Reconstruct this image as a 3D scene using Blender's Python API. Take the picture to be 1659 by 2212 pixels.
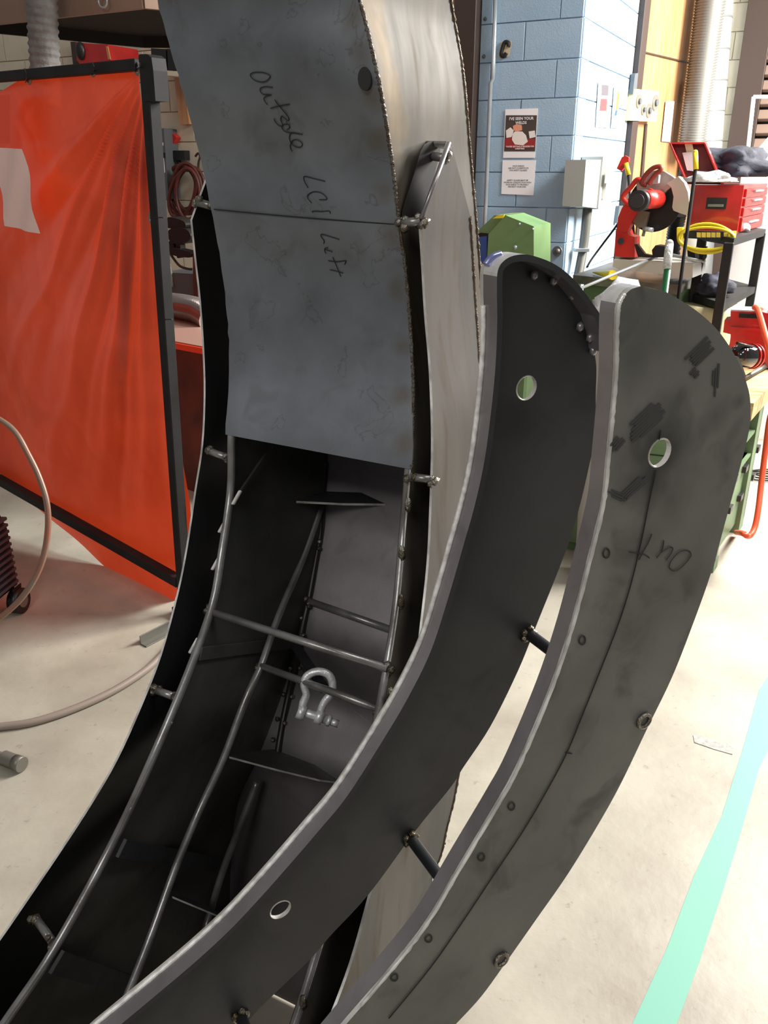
import bpy, bmesh, math, random
from mathutils import Vector, Matrix, noise
random.seed(7)
D = bpy.data; scene = bpy.context.scene; COL = scene.collection
for o in list(D.objects): D.objects.remove(o)

# ------------------------------------------------------------------ camera
FPX = 1790.0; PITCH = math.radians(22.5); CX, CY = 829.5, 1106.0
cam_d = D.cameras.new('camera'); cam = D.objects.new('camera', cam_d); COL.objects.link(cam)
cam_d.sensor_fit = 'VERTICAL'; cam_d.sensor_height = 24.0; cam_d.lens = FPX/2212*24.0
cam_d.clip_start = 0.02; cam_d.clip_end = 100
cam.location = (0, 0, 1.6); cam.rotation_euler = (math.radians(90)-PITCH, 0, 0)
scene.camera = cam
# ------------------------------------------------------------------ world, lamps, exposure
w = D.worlds.new('world'); scene.world = w; w.use_nodes = True
w.node_tree.nodes['Background'].inputs[0].default_value = (1.0, 0.97, 0.93, 1)
w.node_tree.nodes['Background'].inputs[1].default_value = 0.24
def area(name, loc, aim, sx, sy, power, col=(1, .97, .92)):
    l = D.lights.new(name, 'AREA'); l.shape = 'RECTANGLE'; l.size = sx; l.size_y = sy; l.energy = power; l.color = col
    o = D.objects.new(name, l); COL.objects.link(o); o.location = loc
    o.rotation_euler = (Vector(aim)-Vector(loc)).to_track_quat('-Z', 'Y').to_euler()
    return o
area('ceiling_light_right', (3.3, 3.4, 3.6), (1.9, 3.2, 0.4), 1.6, 1.2, 330)
area('ceiling_light_bay', (4.6, 5.2, 3.2), (1.5, 6.2, 1.2), 1.4, 1.4, 640)
area('ceiling_light_front', (1.6, 0.6, 3.7), (1.0, 1.3, 0), 1.6, 0.5, 28)
area('added_light_left', (-1.2, -1.6, 3.4), (-0.1, 1.1, 1.0), 1.6, 0.8, 42)  # unseen light added behind the camera to brighten the column front
area('ceiling_light_far_left', (-1.3, 5.1, 3.4), (-1.5, 5.9, 1.0), 1.2, 0.4, 9)
scene.view_settings.view_transform = 'Standard'; scene.view_settings.look = 'None'
scene.view_settings.exposure = 0.0; scene.view_settings.gamma = 1.0
scene.view_settings.use_curve_mapping = False

# ------------------------------------------------------------------ ray helpers
RX = Vector((1, 0, 0)); FW = Vector((0, math.cos(PITCH), -math.sin(PITCH))); UP = Vector((0, math.sin(PITCH), math.cos(PITCH)))
CAM = Vector((0, 0, 1.6))
WD = Vector((.892, -.452, 0)).normalized()     # along the back wall, to the right
SD = Vector((.452, .892, 0)).normalized()      # into the shop
Z = Vector((0, 0, 1))
def ray(x, y): return RX*((x-CX)/FPX) + UP*((CY-y)/FPX) + FW
def U(x, y, z): return CAM + ray(x, y)*z
def onp(x, y, p0, n):
    d = ray(x, y); return CAM + d*((Vector(p0)-CAM).dot(n)/d.dot(n))
def onh(x, y, h): return onp(x, y, (0, 0, h), Z)
def proj(P):
    d = P-CAM; z = d.dot(FW); return (CX+FPX*d.dot(RX)/z, CY-FPX*d.dot(UP)/z)
def cr(pts, n=8, closed=False):
    P = [Vector(p) for p in pts]; out = []; m = len(P)
    rng = range(m) if closed else range(m-1)
    for i in rng:
        if closed: a, b, c, d = P[(i-1) % m], P[i], P[(i+1) % m], P[(i+2) % m]
        else: a, b, c, d = P[max(i-1, 0)], P[i], P[i+1], P[min(i+2, m-1)]
        for k in range(n):
            t = k/n
            out.append(0.5*((2*b)+(c-a)*t+(2*a-5*b+4*c-d)*t*t+(3*b-a-3*c+d)*t**3))
    if not closed: out.append(P[-1])
    return out

# ------------------------------------------------------------------ materials
def lin(c): return tuple(((v/255)/12.92 if v/255 <= .04045 else ((v/255+.055)/1.055)**2.4) for v in c)
MATS = {}
def mat(name, c, rough=.5, metal=0., c2=None, scale=4., bump=0., bscale=60., spec=.5, coat=0., lo=.35, hi=.65, stretch=None, detail=6):
    if name in MATS: return MATS[name]
    m = D.materials.new(name); m.use_nodes = True; nt = m.node_tree; b = nt.nodes['Principled BSDF']
    c = lin(c)+(1,); b.inputs['Base Color'].default_value = c; b.inputs['Roughness'].default_value = rough
    b.inputs['Metallic'].default_value = metal; b.inputs['Specular IOR Level'].default_value = spec
    b.inputs['Coat Weight'].default_value = coat
    tc = nt.nodes.new('ShaderNodeTexCoord'); src = tc.outputs['Object']
    if stretch:
        mp = nt.nodes.new('ShaderNodeMapping'); mp.inputs['Scale'].default_value = stretch
        nt.links.new(src, mp.inputs['Vector']); src = mp.outputs['Vector']
    if c2:
        n = nt.nodes.new('ShaderNodeTexNoise'); n.inputs['Scale'].default_value = scale; n.inputs['Detail'].default_value = detail
        r = nt.nodes.new('ShaderNodeValToRGB'); r.color_ramp.elements[0].position = lo; r.color_ramp.elements[1].position = hi
        r.color_ramp.elements[0].color = c; r.color_ramp.elements[1].color = lin(c2)+(1,)
        nt.links.new(src, n.inputs['Vector']); nt.links.new(n.outputs['Fac'], r.inputs['Fac']); nt.links.new(r.outputs['Color'], b.inputs['Base Color'])
    if bump:
        n2 = nt.nodes.new('ShaderNodeTexNoise'); n2.inputs['Scale'].default_value = bscale; n2.inputs['Detail'].default_value = 4
        bp = nt.nodes.new('ShaderNodeBump'); bp.inputs['Strength'].default_value = bump; bp.inputs['Distance'].default_value = .01
        nt.links.new(src, n2.inputs['Vector']); nt.links.new(n2.outputs['Fac'], bp.inputs['Height']); nt.links.new(bp.outputs['Normal'], b.inputs['Normal'])
    MATS[name] = m; return m
def steel_mat(name, c1, c2, c3, rough=.42, metal=.55, scale=5., stain=0.35, contour=False, st=None, spec=.5):
    """mill scale steel: broad patches, fine speckle, faint tide marks"""
    m = mat(name, c1, rough, metal, c2, scale, bump=.015, bscale=260, stretch=st, spec=spec)
    nt = m.node_tree; b = nt.nodes['Principled BSDF']; ramp = [n for n in nt.nodes if n.type == 'VALTORGB'][0]
    tc = [n for n in nt.nodes if n.type == 'TEX_COORD'][0]
    n = nt.nodes.new('ShaderNodeTexNoise'); n.inputs['Scale'].default_value = scale*3.1; n.inputs['Detail'].default_value = 8; n.inputs['Distortion'].default_value = .6
    r = nt.nodes.new('ShaderNodeValToRGB')
    r.color_ramp.elements[0].position = .56; r.color_ramp.elements[1].position = .72
    r.color_ramp.elements[0].color = (0, 0, 0, 1); r.color_ramp.elements[1].color = (stain, stain, stain, 1)
    mx = nt.nodes.new('ShaderNodeMix'); mx.data_type = 'RGBA'
    mx.inputs['B'].default_value = lin(c3)+(1,)
    mps = [q for q in nt.nodes if q.type == 'MAPPING']; so = mps[0].outputs[0] if mps else tc.outputs['Object']
    nt.links.new(so, n.inputs['Vector']); nt.links.new(n.outputs['Fac'], r.inputs['Fac'])
    nt.links.new(r.outputs['Color'], mx.inputs['Factor']); nt.links.new(ramp.outputs['Color'], mx.inputs['A']); nt.links.new(mx.outputs['Result'], b.inputs['Base Color'])
    mr = nt.nodes.new('ShaderNodeMapRange'); mr.inputs['To Min'].default_value = rough-.1; mr.inputs['To Max'].default_value = rough+.14
    nt.links.new(n.outputs['Fac'], mr.inputs['Value']); nt.links.new(mr.outputs['Result'], b.inputs['Roughness'])
    if contour:
        n3 = nt.nodes.new('ShaderNodeTexNoise'); n3.inputs['Scale'].default_value = 17; n3.inputs['Detail'].default_value = 8; n3.inputs['Distortion'].default_value = .4
        r3 = nt.nodes.new('ShaderNodeValToRGB'); e = r3.color_ramp.elements; e[0].position = .60; e[1].position = .62
        e.new(.606); e[1].color = (1, 1, 1, 1); e[0].color = (0, 0, 0, 1); e[2].color = (0, 0, 0, 1)
        mx3 = nt.nodes.new('ShaderNodeMix'); mx3.data_type = 'RGBA'; mx3.inputs['B'].default_value = lin((60, 60, 58))+(1,)
        m3 = nt.nodes.new('ShaderNodeMath'); m3.operation = 'MULTIPLY'; m3.inputs[1].default_value = .38
        nt.links.new(tc.outputs['Object'], n3.inputs['Vector']); nt.links.new(n3.outputs['Fac'], r3.inputs['Fac']); nt.links.new(r3.outputs['Color'], m3.inputs[0]); nt.links.new(m3.outputs[0], mx3.inputs['Factor'])
        nt.links.new(mx.outputs['Result'], mx3.inputs['A']); nt.links.new(mx3.outputs['Result'], b.inputs['Base Color'])
    return m
M_front = steel_mat('mill_scale_front', (102, 106, 112), (128, 134, 142), (78, 78, 74), .42, .5, 6, contour=True)
M_side = steel_mat('mill_scale_side', (76, 72, 66), (104, 98, 89), (84, 64, 40), .62, .1, 6, .7, st=(1.6, 1.6, .35), spec=.22)
M_fin = steel_mat('mill_scale_fin', (70, 66, 63), (92, 87, 82), (72, 56, 38), .6, .15, 6, .6, st=(1.6, 1.6, .35), spec=.25)
M_in = steel_mat('mill_scale_inner', (68, 69, 66), (88, 88, 84), (46, 43, 36), .45, .45, 5)
M_inback = steel_mat('mill_scale_inner_back', (104, 100, 103), (134, 129, 132), (66, 60, 50), .42, .55, 4)
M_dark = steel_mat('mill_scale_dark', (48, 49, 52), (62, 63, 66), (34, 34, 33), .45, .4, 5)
M_E = steel_mat('mill_scale_outer_blade', (97, 97, 95), (116, 116, 113), (64, 64, 62), .5, .3, 7, .6)
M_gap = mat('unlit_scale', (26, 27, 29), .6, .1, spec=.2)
M_rod = mat('round_bar_steel', (158, 158, 158), .3, .55, (104, 102, 99), 14, bump=.05)
M_bright = mat('ground_bright_edge', (232, 231, 229), .3, .3, (180, 178, 176), 40)
M_edge = mat('cut_edge', (214, 212, 208), .35, .25, (150, 146, 140), 30)
M_weld = mat('weld_bead', (150, 146, 138), .3, .85, (84, 74, 58), 50, bump=.5, bscale=200)
M_rim = steel_mat('flat_bar_rim', (122, 118, 121), (154, 149, 152), (104, 98, 98), .3, .6, 8)
M_galv = mat('galvanised_shackle', (226, 228, 230), .35, .4, (184, 186, 188), 40, bump=.15, bscale=120)
M_mark = mat('black_marker', (14, 14, 14), .6)
M_pencil = mat('faint_marker', (38, 38, 36), .7)
M_sootshade = mat('soot_and_shade', (38, 36, 34), .75, .1)
M_chisel = mat('tape_residue', (58, 58, 58), .6, .2)
M_concrete = mat('concrete_floor', (184, 178, 163), .5, 0, (148, 140, 126), 2.6, bump=.12, bscale=35, lo=.34, hi=.72, detail=12)
_n = M_concrete.node_tree; _b = _n.nodes['Principled BSDF']; _r = [q for q in _n.nodes if q.type == 'VALTORGB'][0]; _t = [q for q in _n.nodes if q.type == 'TEX_COORD'][0]
_z = _n.nodes.new('ShaderNodeTexNoise'); _z.inputs['Scale'].default_value = 26; _z.inputs['Detail'].default_value = 9; _z.inputs['Roughness'].default_value = .7
_q = _n.nodes.new('ShaderNodeValToRGB'); _q.color_ramp.elements[0].position = .60; _q.color_ramp.elements[1].position = .70; _q.color_ramp.elements[0].color = (0, 0, 0, 1); _q.color_ramp.elements[1].color = (.55, .55, .55, 1)
_m = _n.nodes.new('ShaderNodeMix'); _m.data_type = 'RGBA'; _m.inputs['B'].default_value = lin((118, 110, 98))+(1,)
_n.links.new(_t.outputs['Object'], _z.inputs['Vector']); _n.links.new(_z.outputs['Fac'], _q.inputs['Fac']); _n.links.new(_q.outputs['Color'], _m.inputs['Factor']); _n.links.new(_r.outputs['Color'], _m.inputs['A']); _n.links.new(_m.outputs['Result'], _b.inputs['Base Color'])
M_floortape = mat('green_floor_tape', (118, 180, 160), .6)
M_patch = mat('floor_repair_patch', (150, 148, 144), .8, 0, (190, 186, 178), 60)
M_blue = mat('blue_painted_block', (160, 184, 204), .5, 0, (148, 174, 198), 3, bump=.15, bscale=110)
M_bluejoint = mat('blue_painted_joint', (140, 166, 190), .7)
M_cream = mat('cream_painted_block', (212, 204, 184), .55, 0, (196, 186, 164), 3, bump=.15, bscale=110)
M_creamjoint = mat('cream_painted_joint', (186, 177, 156), .7)
M_wood = mat('varnished_door_wood', (188, 142, 100), .35, 0, (164, 116, 76), 3, stretch=(14, 14, .9), coat=.2)
M_brown = mat('brown_steel_paint', (58, 44, 37), .5)
M_slat = mat('brown_shutter_slat', (120, 100, 88), .5)
M_paper = mat('white_paper', (240, 236, 240), .7)
M_print = mat('dark_print', (60, 56, 60), .7)
M_black = mat('black_plastic', (22, 22, 23), .4)
M_blackpaint = mat('black_painted_steel', (36, 35, 36), .6, 0, (28, 27, 27), 10, spec=.25)
M_red = mat('red_enamel', (196, 30, 26), .32, 0, (170, 24, 22), 8, coat=.3)
M_redsaw = mat('red_saw_paint', (206, 44, 36), .4)
M_redgrip = mat('red_brown_grip', (140, 52, 40), .5)
M_greenp = mat('green_machine_paint', (112, 146, 96), .45, 0, (100, 134, 86), 6)
M_greenb = mat('green_bench_paint', (96, 122, 84), .5, 0, (84, 106, 74), 5)
M_bluep = mat('blue_machine_paint', (44, 84, 150), .4)
M_yellow = mat('yellow_plastic', (238, 214, 44), .4)
M_grayp = mat('grey_enclosure', (168, 170, 166), .45, .2)
M_graydark = mat('dark_grey_panel', (92, 96, 100), .5, .2)
M_galvd = mat('galvanised_duct', (196, 204, 208), .35, .6, (170, 180, 186), 6)
M_flex = mat('grey_fabric_duct', (128, 126, 124), .7, 0, (104, 102, 100), 20, bump=.4, bscale=60)
M_alu = mat('foil_duct', (200, 188, 184), .22, .85)
M_saw = mat('cast_saw_guard', (172, 170, 164), .4, .5)
M_white = mat('white_panel', (236, 232, 230), .6)
M_creamplate = mat('cream_plate', (226, 212, 160), .5)
M_hood = mat('brown_hood_paint', (150, 124, 106), .5, 0, (128, 104, 88), 2)
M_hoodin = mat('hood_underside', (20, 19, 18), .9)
M_orangehose = mat('orange_air_hose', (232, 82, 44), .45)
M_redhose = mat('dark_red_hose', (96, 36, 30), .5, 0, (70, 30, 26), 10)
M_greyhose = mat('grey_hose', (140, 126, 116), .55)
M_copper = mat('copper_green_hose', (128, 112, 98), .4, .2, (150, 92, 70), 12)
M_jacket = mat('navy_cloth', (44, 46, 60), .85, 0, (30, 31, 42), 12, bump=.6, bscale=18)
M_bag = mat('clear_bag', (222, 224, 226), .3, 0, (180, 184, 188), 20, bump=.8, bscale=25)
M_dial = mat('grey_dial', (128, 126, 118), .35, .4)
M_tabletop = mat('scarred_table_top', (128, 124, 118), .45, .4, (92, 86, 80), 8)
M_benchwood = mat('pale_bench_wood', (208, 176, 128), .6, 0, (176, 140, 94), 3, stretch=(2, 14, 14))
M_beige = mat('beige_drum', (196, 188, 150), .5)
M_lime = mat('green_bag', (120, 176, 140), .5)
M_redwood = mat('red_brown_cabinet', (98, 44, 30), .5, 0, (66, 28, 20), 6)
M_blueheat = mat('heat_blue_steel', (70, 100, 200), .25, .8, (190, 190, 210), 30)
M_shirt = mat('poster_red', (150, 40, 40), .7); M_skin = mat('poster_peach', (224, 150, 120), .7)
M_posterbg = mat('poster_dark', (72, 58, 54), .7); M_beard = mat('poster_white', (232, 220, 216), .7)
M_orangepaper = mat('orange_tag', (236, 110, 80), .7)
M_redlit = mat('pink_glow_bench_top', (170, 132, 118), .5)  # pink glow put into the bench top's own colour
# translucent orange welding curtain
mc = D.materials.new('orange_vinyl'); mc.use_nodes = True; nt = mc.node_tree; b = nt.nodes['Principled BSDF']
b.inputs['Roughness'].default_value = .28; b.inputs['Base Color'].default_value = lin((222, 52, 20))+(1,)
b.inputs['Coat Weight'].default_value = .5; b.inputs['Coat Roughness'].default_value = .3
tr = nt.nodes.new('ShaderNodeBsdfTranslucent'); tr.inputs[0].default_value = lin((225, 70, 30))+(1,)
tp = nt.nodes.new('ShaderNodeBsdfTransparent'); tp.inputs[0].default_value = lin((255, 90, 40))+(1,)
m1 = nt.nodes.new('ShaderNodeMixShader'); m1.inputs[0].default_value = .22
m2 = nt.nodes.new('ShaderNodeMixShader'); m2.inputs[0].default_value = .14
nz = nt.nodes.new('ShaderNodeTexNoise'); nz.inputs['Scale'].default_value = 2.2; nz.inputs['Detail'].default_value = 5; nz.inputs['Distortion'].default_value = .8
rp = nt.nodes.new('ShaderNodeValToRGB'); rp.color_ramp.elements[0].position = .35; rp.color_ramp.elements[1].position = .68
rp.color_ramp.elements[0].color = lin((108, 38, 28))+(1,); rp.color_ramp.elements[1].color = lin((180, 74, 54))+(1,)
tcn = nt.nodes.new('ShaderNodeTexCoord'); nt.links.new(tcn.outputs['Object'], nz.inputs['Vector']); nt.links.new(nz.outputs['Fac'], rp.inputs['Fac']); nt.links.new(rp.outputs['Color'], b.inputs['Base Color'])
out = nt.nodes['Material Output']
nt.links.new(b.outputs[0], m1.inputs[1]); nt.links.new(tr.outputs[0], m1.inputs[2]); nt.links.new(m1.outputs[0], m2.inputs[1]); nt.links.new(tp.outputs[0], m2.inputs[2]); nt.links.new(m2.outputs[0], out.inputs[0])
M_curtain = mc

def spots(m, pts, dark):
    """round burnt or greasy marks and toned spots at fixed places on the plate: pts = (position in object space, radius, strength)"""
    nt = m.node_tree; b = nt.nodes['Principled BSDF']; src = b.inputs['Base Color'].links[0].from_socket
    tc = [q for q in nt.nodes if q.type == 'TEX_COORD'][0]
    nz = nt.nodes.new('ShaderNodeTexNoise'); nz.inputs['Scale'].default_value = 30; nt.links.new(tc.outputs['Object'], nz.inputs['Vector'])
    for P, r, s_ in pts:
        d = nt.nodes.new('ShaderNodeVectorMath'); d.operation = 'DISTANCE'; d.inputs[1].default_value = P; nt.links.new(tc.outputs['Object'], d.inputs[0])
        a = nt.nodes.new('ShaderNodeMath'); a.operation = 'MULTIPLY_ADD'; a.inputs[1].default_value = r*1.2; nt.links.new(nz.outputs['Fac'], a.inputs[0]); nt.links.new(d.outputs['Value'], a.inputs[2])
        mr = nt.nodes.new('ShaderNodeMapRange'); mr.inputs['From Min'].default_value = r*.7; mr.inputs['From Max'].default_value = r*1.7; mr.inputs['To Min'].default_value = s_; mr.inputs['To Max'].default_value = 0
        mx = nt.nodes.new('ShaderNodeMix'); mx.data_type = 'RGBA'; mx.inputs['B'].default_value = lin(dark)+(1,)
        nt.links.new(a.outputs[0], mr.inputs['Value']); nt.links.new(mr.outputs['Result'], mx.inputs['Factor']); nt.links.new(src, mx.inputs['A']); src = mx.outputs['Result']
    nt.links.new(src, b.inputs['Base Color'])
# ------------------------------------------------------------------ mesh helpers
class MB:
    def __init__(s): s.v = []; s.f = []; s.m = []; s.sm = []
    def add(s, vs, fs, mi=0, smooth=False):
        k = len(s.v); s.v += [Vector(p) for p in vs]
        for f in fs: s.f.append(tuple(i+k for i in f)); s.m.append(mi); s.sm.append(smooth)
        return s
    def box(s, c, size, ax=None, mi=0, bev=.12):
        """bevelled box; ax = (x,y,z) unit axes"""
        ax = ax or (Vector((1, 0, 0)), Vector((0, 1, 0)), Z); h = [d/2 for d in size]; c = Vector(c)
        r = min(h)*bev; bm = bmesh.new(); bmesh.ops.create_cube(bm, size=2)
        for v in bm.verts: v.co = Vector((v.co.x*h[0], v.co.y*h[1], v.co.z*h[2]))
        if r > 0: bmesh.ops.bevel(bm, geom=bm.edges[:], offset=r, segments=1, affect='EDGES')
        bm.verts.index_update()
        vs = [c+ax[0]*v.co.x+ax[1]*v.co.y+ax[2]*v.co.z for v in bm.verts]; fs = [[v.index for v in f.verts] for f in bm.faces]
        bm.free(); return s.add(vs, fs, mi)
    def prism(s, pts, vec, mi=0, mside=None, holes=()):
        vec = Vector(vec); bm = bmesh.new(); loops = []
        for L in [pts]+list(holes):
            vs = [bm.verts.new(Vector(p)) for p in L]; loops.append(vs)
            for i in range(len(vs)): bm.edges.new((vs[i], vs[(i+1) % len(vs)]))
        bm.verts.index_update()
        if holes or len(pts) > 4:
            bmesh.ops.triangle_fill(bm, use_beauty=True, edges=bm.edges[:])
        else: bm.faces.new(loops[0])
        bm.verts.index_update(); n = len(bm.verts); k = len(s.v)
        vs = [v.co.copy() for v in bm.verts]; fs = [[v.index for v in f.verts] for f in bm.faces]
        s.add(vs, fs, mi); s.add([v+vec for v in vs], [f[::-1] for f in fs], mi)
        ms = mi if mside is None else mside
        for L in loops:
            idx = [v.index for v in L]
            for i in range(len(idx)):
                a, b_ = idx[i], idx[(i+1) % len(idx)]
                s.f.append((k+a, k+b_, k+b_+n, k+a+n)); s.m.append(ms); s.sm.append(False)
        bm.free(); return s
    def tube(s, path, r, n=10, mi=0, cap=True, closed=False):
        P = [Vector(p) for p in path]; m = len(P); R = r if hasattr(r, '__len__') else [r]*m
        t0 = (P[1]-P[0]).normalized(); up = Z if abs(t0.z) < .9 else Vector((1, 0, 0)); a = t0.cross(up).normalized()
        vs = []
        for i in range(m):
            if closed: t = P[(i+1) % m]-P[i-1]
            else: t = P[min(i+1, m-1)]-P[max(i-1, 0)]
            t.normalize(); a = (a-t*a.dot(t)).normalized(); b_ = t.cross(a)
            for k in range(n):
                an = 2*math.pi*k/n; vs.append(P[i]+(a*math.cos(an)+b_*math.sin(an))*R[i])
        fs = []
        for i in range(m if closed else m-1):
            j = (i+1) % m
            for k in range(n): fs.append((i*n+k, i*n+(k+1) % n, j*n+(k+1) % n, j*n+k))
        s.add(vs, fs, mi, True)
        if cap and not closed:
            k0 = len(s.v)-len(vs)
            s.f.append(tuple(k0+k for k in range(n))[::-1]); s.m.append(mi); s.sm.append(False)
            s.f.append(tuple(k0+(m-1)*n+k for k in range(n))); s.m.append(mi); s.sm.append(False)
        return s
    def cyl(s, a, b_, r, n=20, mi=0): return s.tube([a, b_], r, n, mi)
    def blob(s, c, r, sub=2, mi=0, ax=None, amp=.0, fr=3., seed=0):
        bm = bmesh.new(); bmesh.ops.create_icosphere(bm, subdivisions=sub, radius=1)
        c = Vector(c); r = Vector(r) if hasattr(r, '__len__') else Vector((r, r, r)); ax = ax or (Vector((1, 0, 0)), Vector((0, 1, 0)), Z)
        vs = []
        for v in bm.verts:
            k = 1+amp*noise.noise(v.co*fr+Vector((seed, seed*1.7, 0)))
            vs.append(c+ax[0]*v.co.x*r.x*k+ax[1]*v.co.y*r.y*k+ax[2]*v.co.z*r.z*k)
        bm.verts.index_update(); fs = [[v.index for v in f.verts] for f in bm.faces]; bm.free()
        return s.add(vs, fs, mi, True)
    def grid(s, rows, mi=0, smooth=True):
        n = len(rows[0]); vs = [p for r in rows for p in r]
        fs = [(i*n+j, i*n+j+1, (i+1)*n+j+1, (i+1)*n+j) for i in range(len(rows)-1) for j in range(n-1)]
        return s.add(vs, fs, mi, smooth)
    def solid(s, rows, vec, mi=0, medge=None, e0=None):
        """rows x cols of points thickened by vec (Vector or per-row list). medge: material of border faces"""
        nr, nc = len(rows), len(rows[0]); vv = vec if isinstance(vec, list) else [vec]*nr
        R2 = [[p+vv[i] for p in r] for i, r in enumerate(rows)]
        s.grid(rows, mi); s.grid(R2, mi); me = mi if medge is None else medge
        loop = [(i, 0) for i in range(nr)]; loopb = [(i, nc-1) for i in range(nr)]; l3 = [(0, j) for j in range(nc)]; l4 = [(nr-1, j) for j in range(nc)]
        for L in (loop, loopb, l3, l4): s.grid([[rows[a][b_] for a, b_ in L], [R2[a][b_] for a, b_ in L]], me)
        return s
    def obj(s, name, mats, parent=None, loc=None, **props):
        mats = mats if isinstance(mats, (list, tuple)) else [mats]
        if parent is not None: off = root_loc(parent)
        else: off = Vector(loc) if loc is not None else base_of(s.v)
        me = D.meshes.new(name); me.from_pydata([v-off for v in s.v], [], s.f)
        for m_ in mats: me.materials.append(m_)
        me.polygons.foreach_set('material_index', s.m); me.polygons.foreach_set('use_smooth', s.sm)
        bm = bmesh.new(); bm.from_mesh(me); bmesh.ops.recalc_face_normals(bm, faces=bm.faces); bm.to_mesh(me); bm.free(); me.update()
        o = D.objects.new(name, me); COL.objects.link(o)
        if parent is not None: o.parent = parent
        else: o.location = off
        for k_, v_ in props.items(): o[k_] = v_
        return o
def base_of(vs):
    n = len(vs); c = sum(vs, Vector())/n; c.z = min(v.z for v in vs); return c
def root_loc(o):
    l = Vector(o.location)
    while o.parent: o = o.parent; l += Vector(o.location)
    return l
def thing(name, label, cat, loc, group=None):
    o = D.objects.new(name, None); COL.objects.link(o); o.location = loc; o.empty_display_size = .05
    o['label'] = label; o['category'] = cat
    if group: o['group'] = group
    return o
def struct(mb, name, m, parent=None, loc=None):
    o = mb.obj(name, m, parent, loc)
    if parent is None: o['kind'] = 'structure'
    return o
def T(label, cat, group=None):
    d = dict(label=label, category=cat)
    if group: d['group'] = group
    return d
def circ(c, a, b_, r, n=24, r2=None):
    r2 = r2 or r; return [Vector(c)+a*(math.cos(2*math.pi*i/n)*r)+b_*(math.sin(2*math.pi*i/n)*r2) for i in range(n)]
def vp(pts, p0, n, depth, back=True):
    """outline seen at these places, standing on the vertical plane (p0,n), made solid away from the viewer by depth"""
    P = [onp(x, y, p0, n) for x, y in pts]; return P, -Vector(n)*depth
def text_mesh(s, size, org, xd, yd, nd, m, parent, name='lettering', sx=1., align='CENTER', bold=.0):
    cu = D.curves.new('t', 'FONT'); cu.body = s; cu.size = size; cu.align_x = align; cu.offset = bold*size; cu.space_line = 1.05; cu.resolution_u = 2
    to = D.objects.new('t', cu); COL.objects.link(to); bpy.context.view_layer.update()
    me0 = D.meshes.new_from_object(to); D.objects.remove(to)
    mb = MB(); vs = [Vector(org)+xd*(v.co.x*sx)+yd*v.co.y+nd*.0012 for v in me0.vertices]
    mb.add(vs, [list(p.vertices) for p in me0.polygons]); D.meshes.remove(me0); D.curves.remove(cu)
    return mb.obj(name, m, parent)

# ================================================================== THE SHOP
fl = MB(); fl.add([(-9, -4, 0), (9, -4, 0), (9, 12, 0), (-9, 12, 0)], [(0, 1, 2, 3)])
floor = struct(fl, 'floor', M_concrete, loc=(0, 0, 0))
tp_ = [onh(x, y, .0008) for x, y in ((1790, 1270), (1672, 1440), (1640, 1490), (1604, 1620), (1560, 1760), (1500, 1890), (1440, 2050), (1366, 2212), (1320, 2330), (1180, 2680), (1290, 2680), (1420, 2330), (1462, 2212), (1510, 2080), (1560, 1930), (1600, 1800), (1640, 1660), (1690, 1560), (1730, 1450), (1830, 1280))]
MB().prism(tp_, (0, 0, .0006)).obj('floor_tape', M_floortape, **T('wide mint green safety line running along the bright floor', 'floor line'))
MB().prism([onh(x, y, .0006) for x, y in ((1497, 1588), (1520, 1592), (1588, 1612), (1582, 1630), (1540, 1618), (1500, 1604))], (0, 0, .0012)).obj('repair_patch', M_patch, floor)

# -- block walls
PC = Vector((1.13, 5.40, 0))
def block_wall(name, p0, d, n, length, z0, z1, m, mj, uoff=0., BW=.406, BH=.203, rowoff=0.):
    """p0 start on floor, d direction, n outward normal; blocks are separate children"""
    c = p0+d*(length/2)-n*.10+Z*((3.1)/2)
    mb = MB().box(c, (length, .19, 3.1), (d, n, Z), bev=0)
    wall = struct(mb, name, mj, loc=p0)
    me = None; rows = range(int(z0/BH), int(z1/BH)+1)
    ang = math.atan2(d.y, d.x)
    cache = {}
    for r in rows:
        u = -((r % 2)*BW/2+uoff) % BW - BW; 
        while u < length:
            a, b_ = max(u, 0), min(u+BW, length); u += BW
            if b_-a < .03: continue
            key = round(b_-a, 3)
            if key not in cache:
                hb = MB().box((0, 0, 0), (key-.006, .012, BH-.006), bev=.3)
                me = D.meshes.new('concrete_block'); me.from_pydata(hb.v, [], hb.f); me.materials.append(m); cache[key] = me
            o = D.objects.new('concrete_block', cache[key]); COL.objects.link(o); o.parent = wall
            o.location = d*((a+b_)/2)+n*(.0005+random.uniform(-.001, .001))+Z*(r*BH+BH/2+rowoff); o.rotation_euler = (0, 0, ang)
    return wall
nW = -SD; 
def u_on(x, p0=PC): # distance left of the corner of the column x of the picture at eye height
    return (onp(x, 365, p0, nW)-p0).dot(-WD)
ROW = onp(1160, 294, PC, nW).z % .203
block_wall('wall_back', PC, -WD, nW, u_on(1027), 0.21, 3.0, M_blue, M_bluejoint, uoff=.27, rowoff=ROW-.203)
PL_ = PC-WD*u_on(880)
block_wall('wall_left', PL_, -WD, nW, 5.5, 0.21, 2.7, M_cream, M_creamjoint, uoff=.1, rowoff=ROW-.203)
block_wall('wall_right', PC, SD, WD, 1.40, 0.21, 3.0, M_blue, M_bluejoint, uoff=.0, rowoff=ROW-.203)
DD = Vector((.62, .785, 0)).normalized(); PD0 = PC+SD*1.40; PD1 = PD0+DD*1.47; nD = Vector((DD.y, -DD.x, 0))
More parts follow.
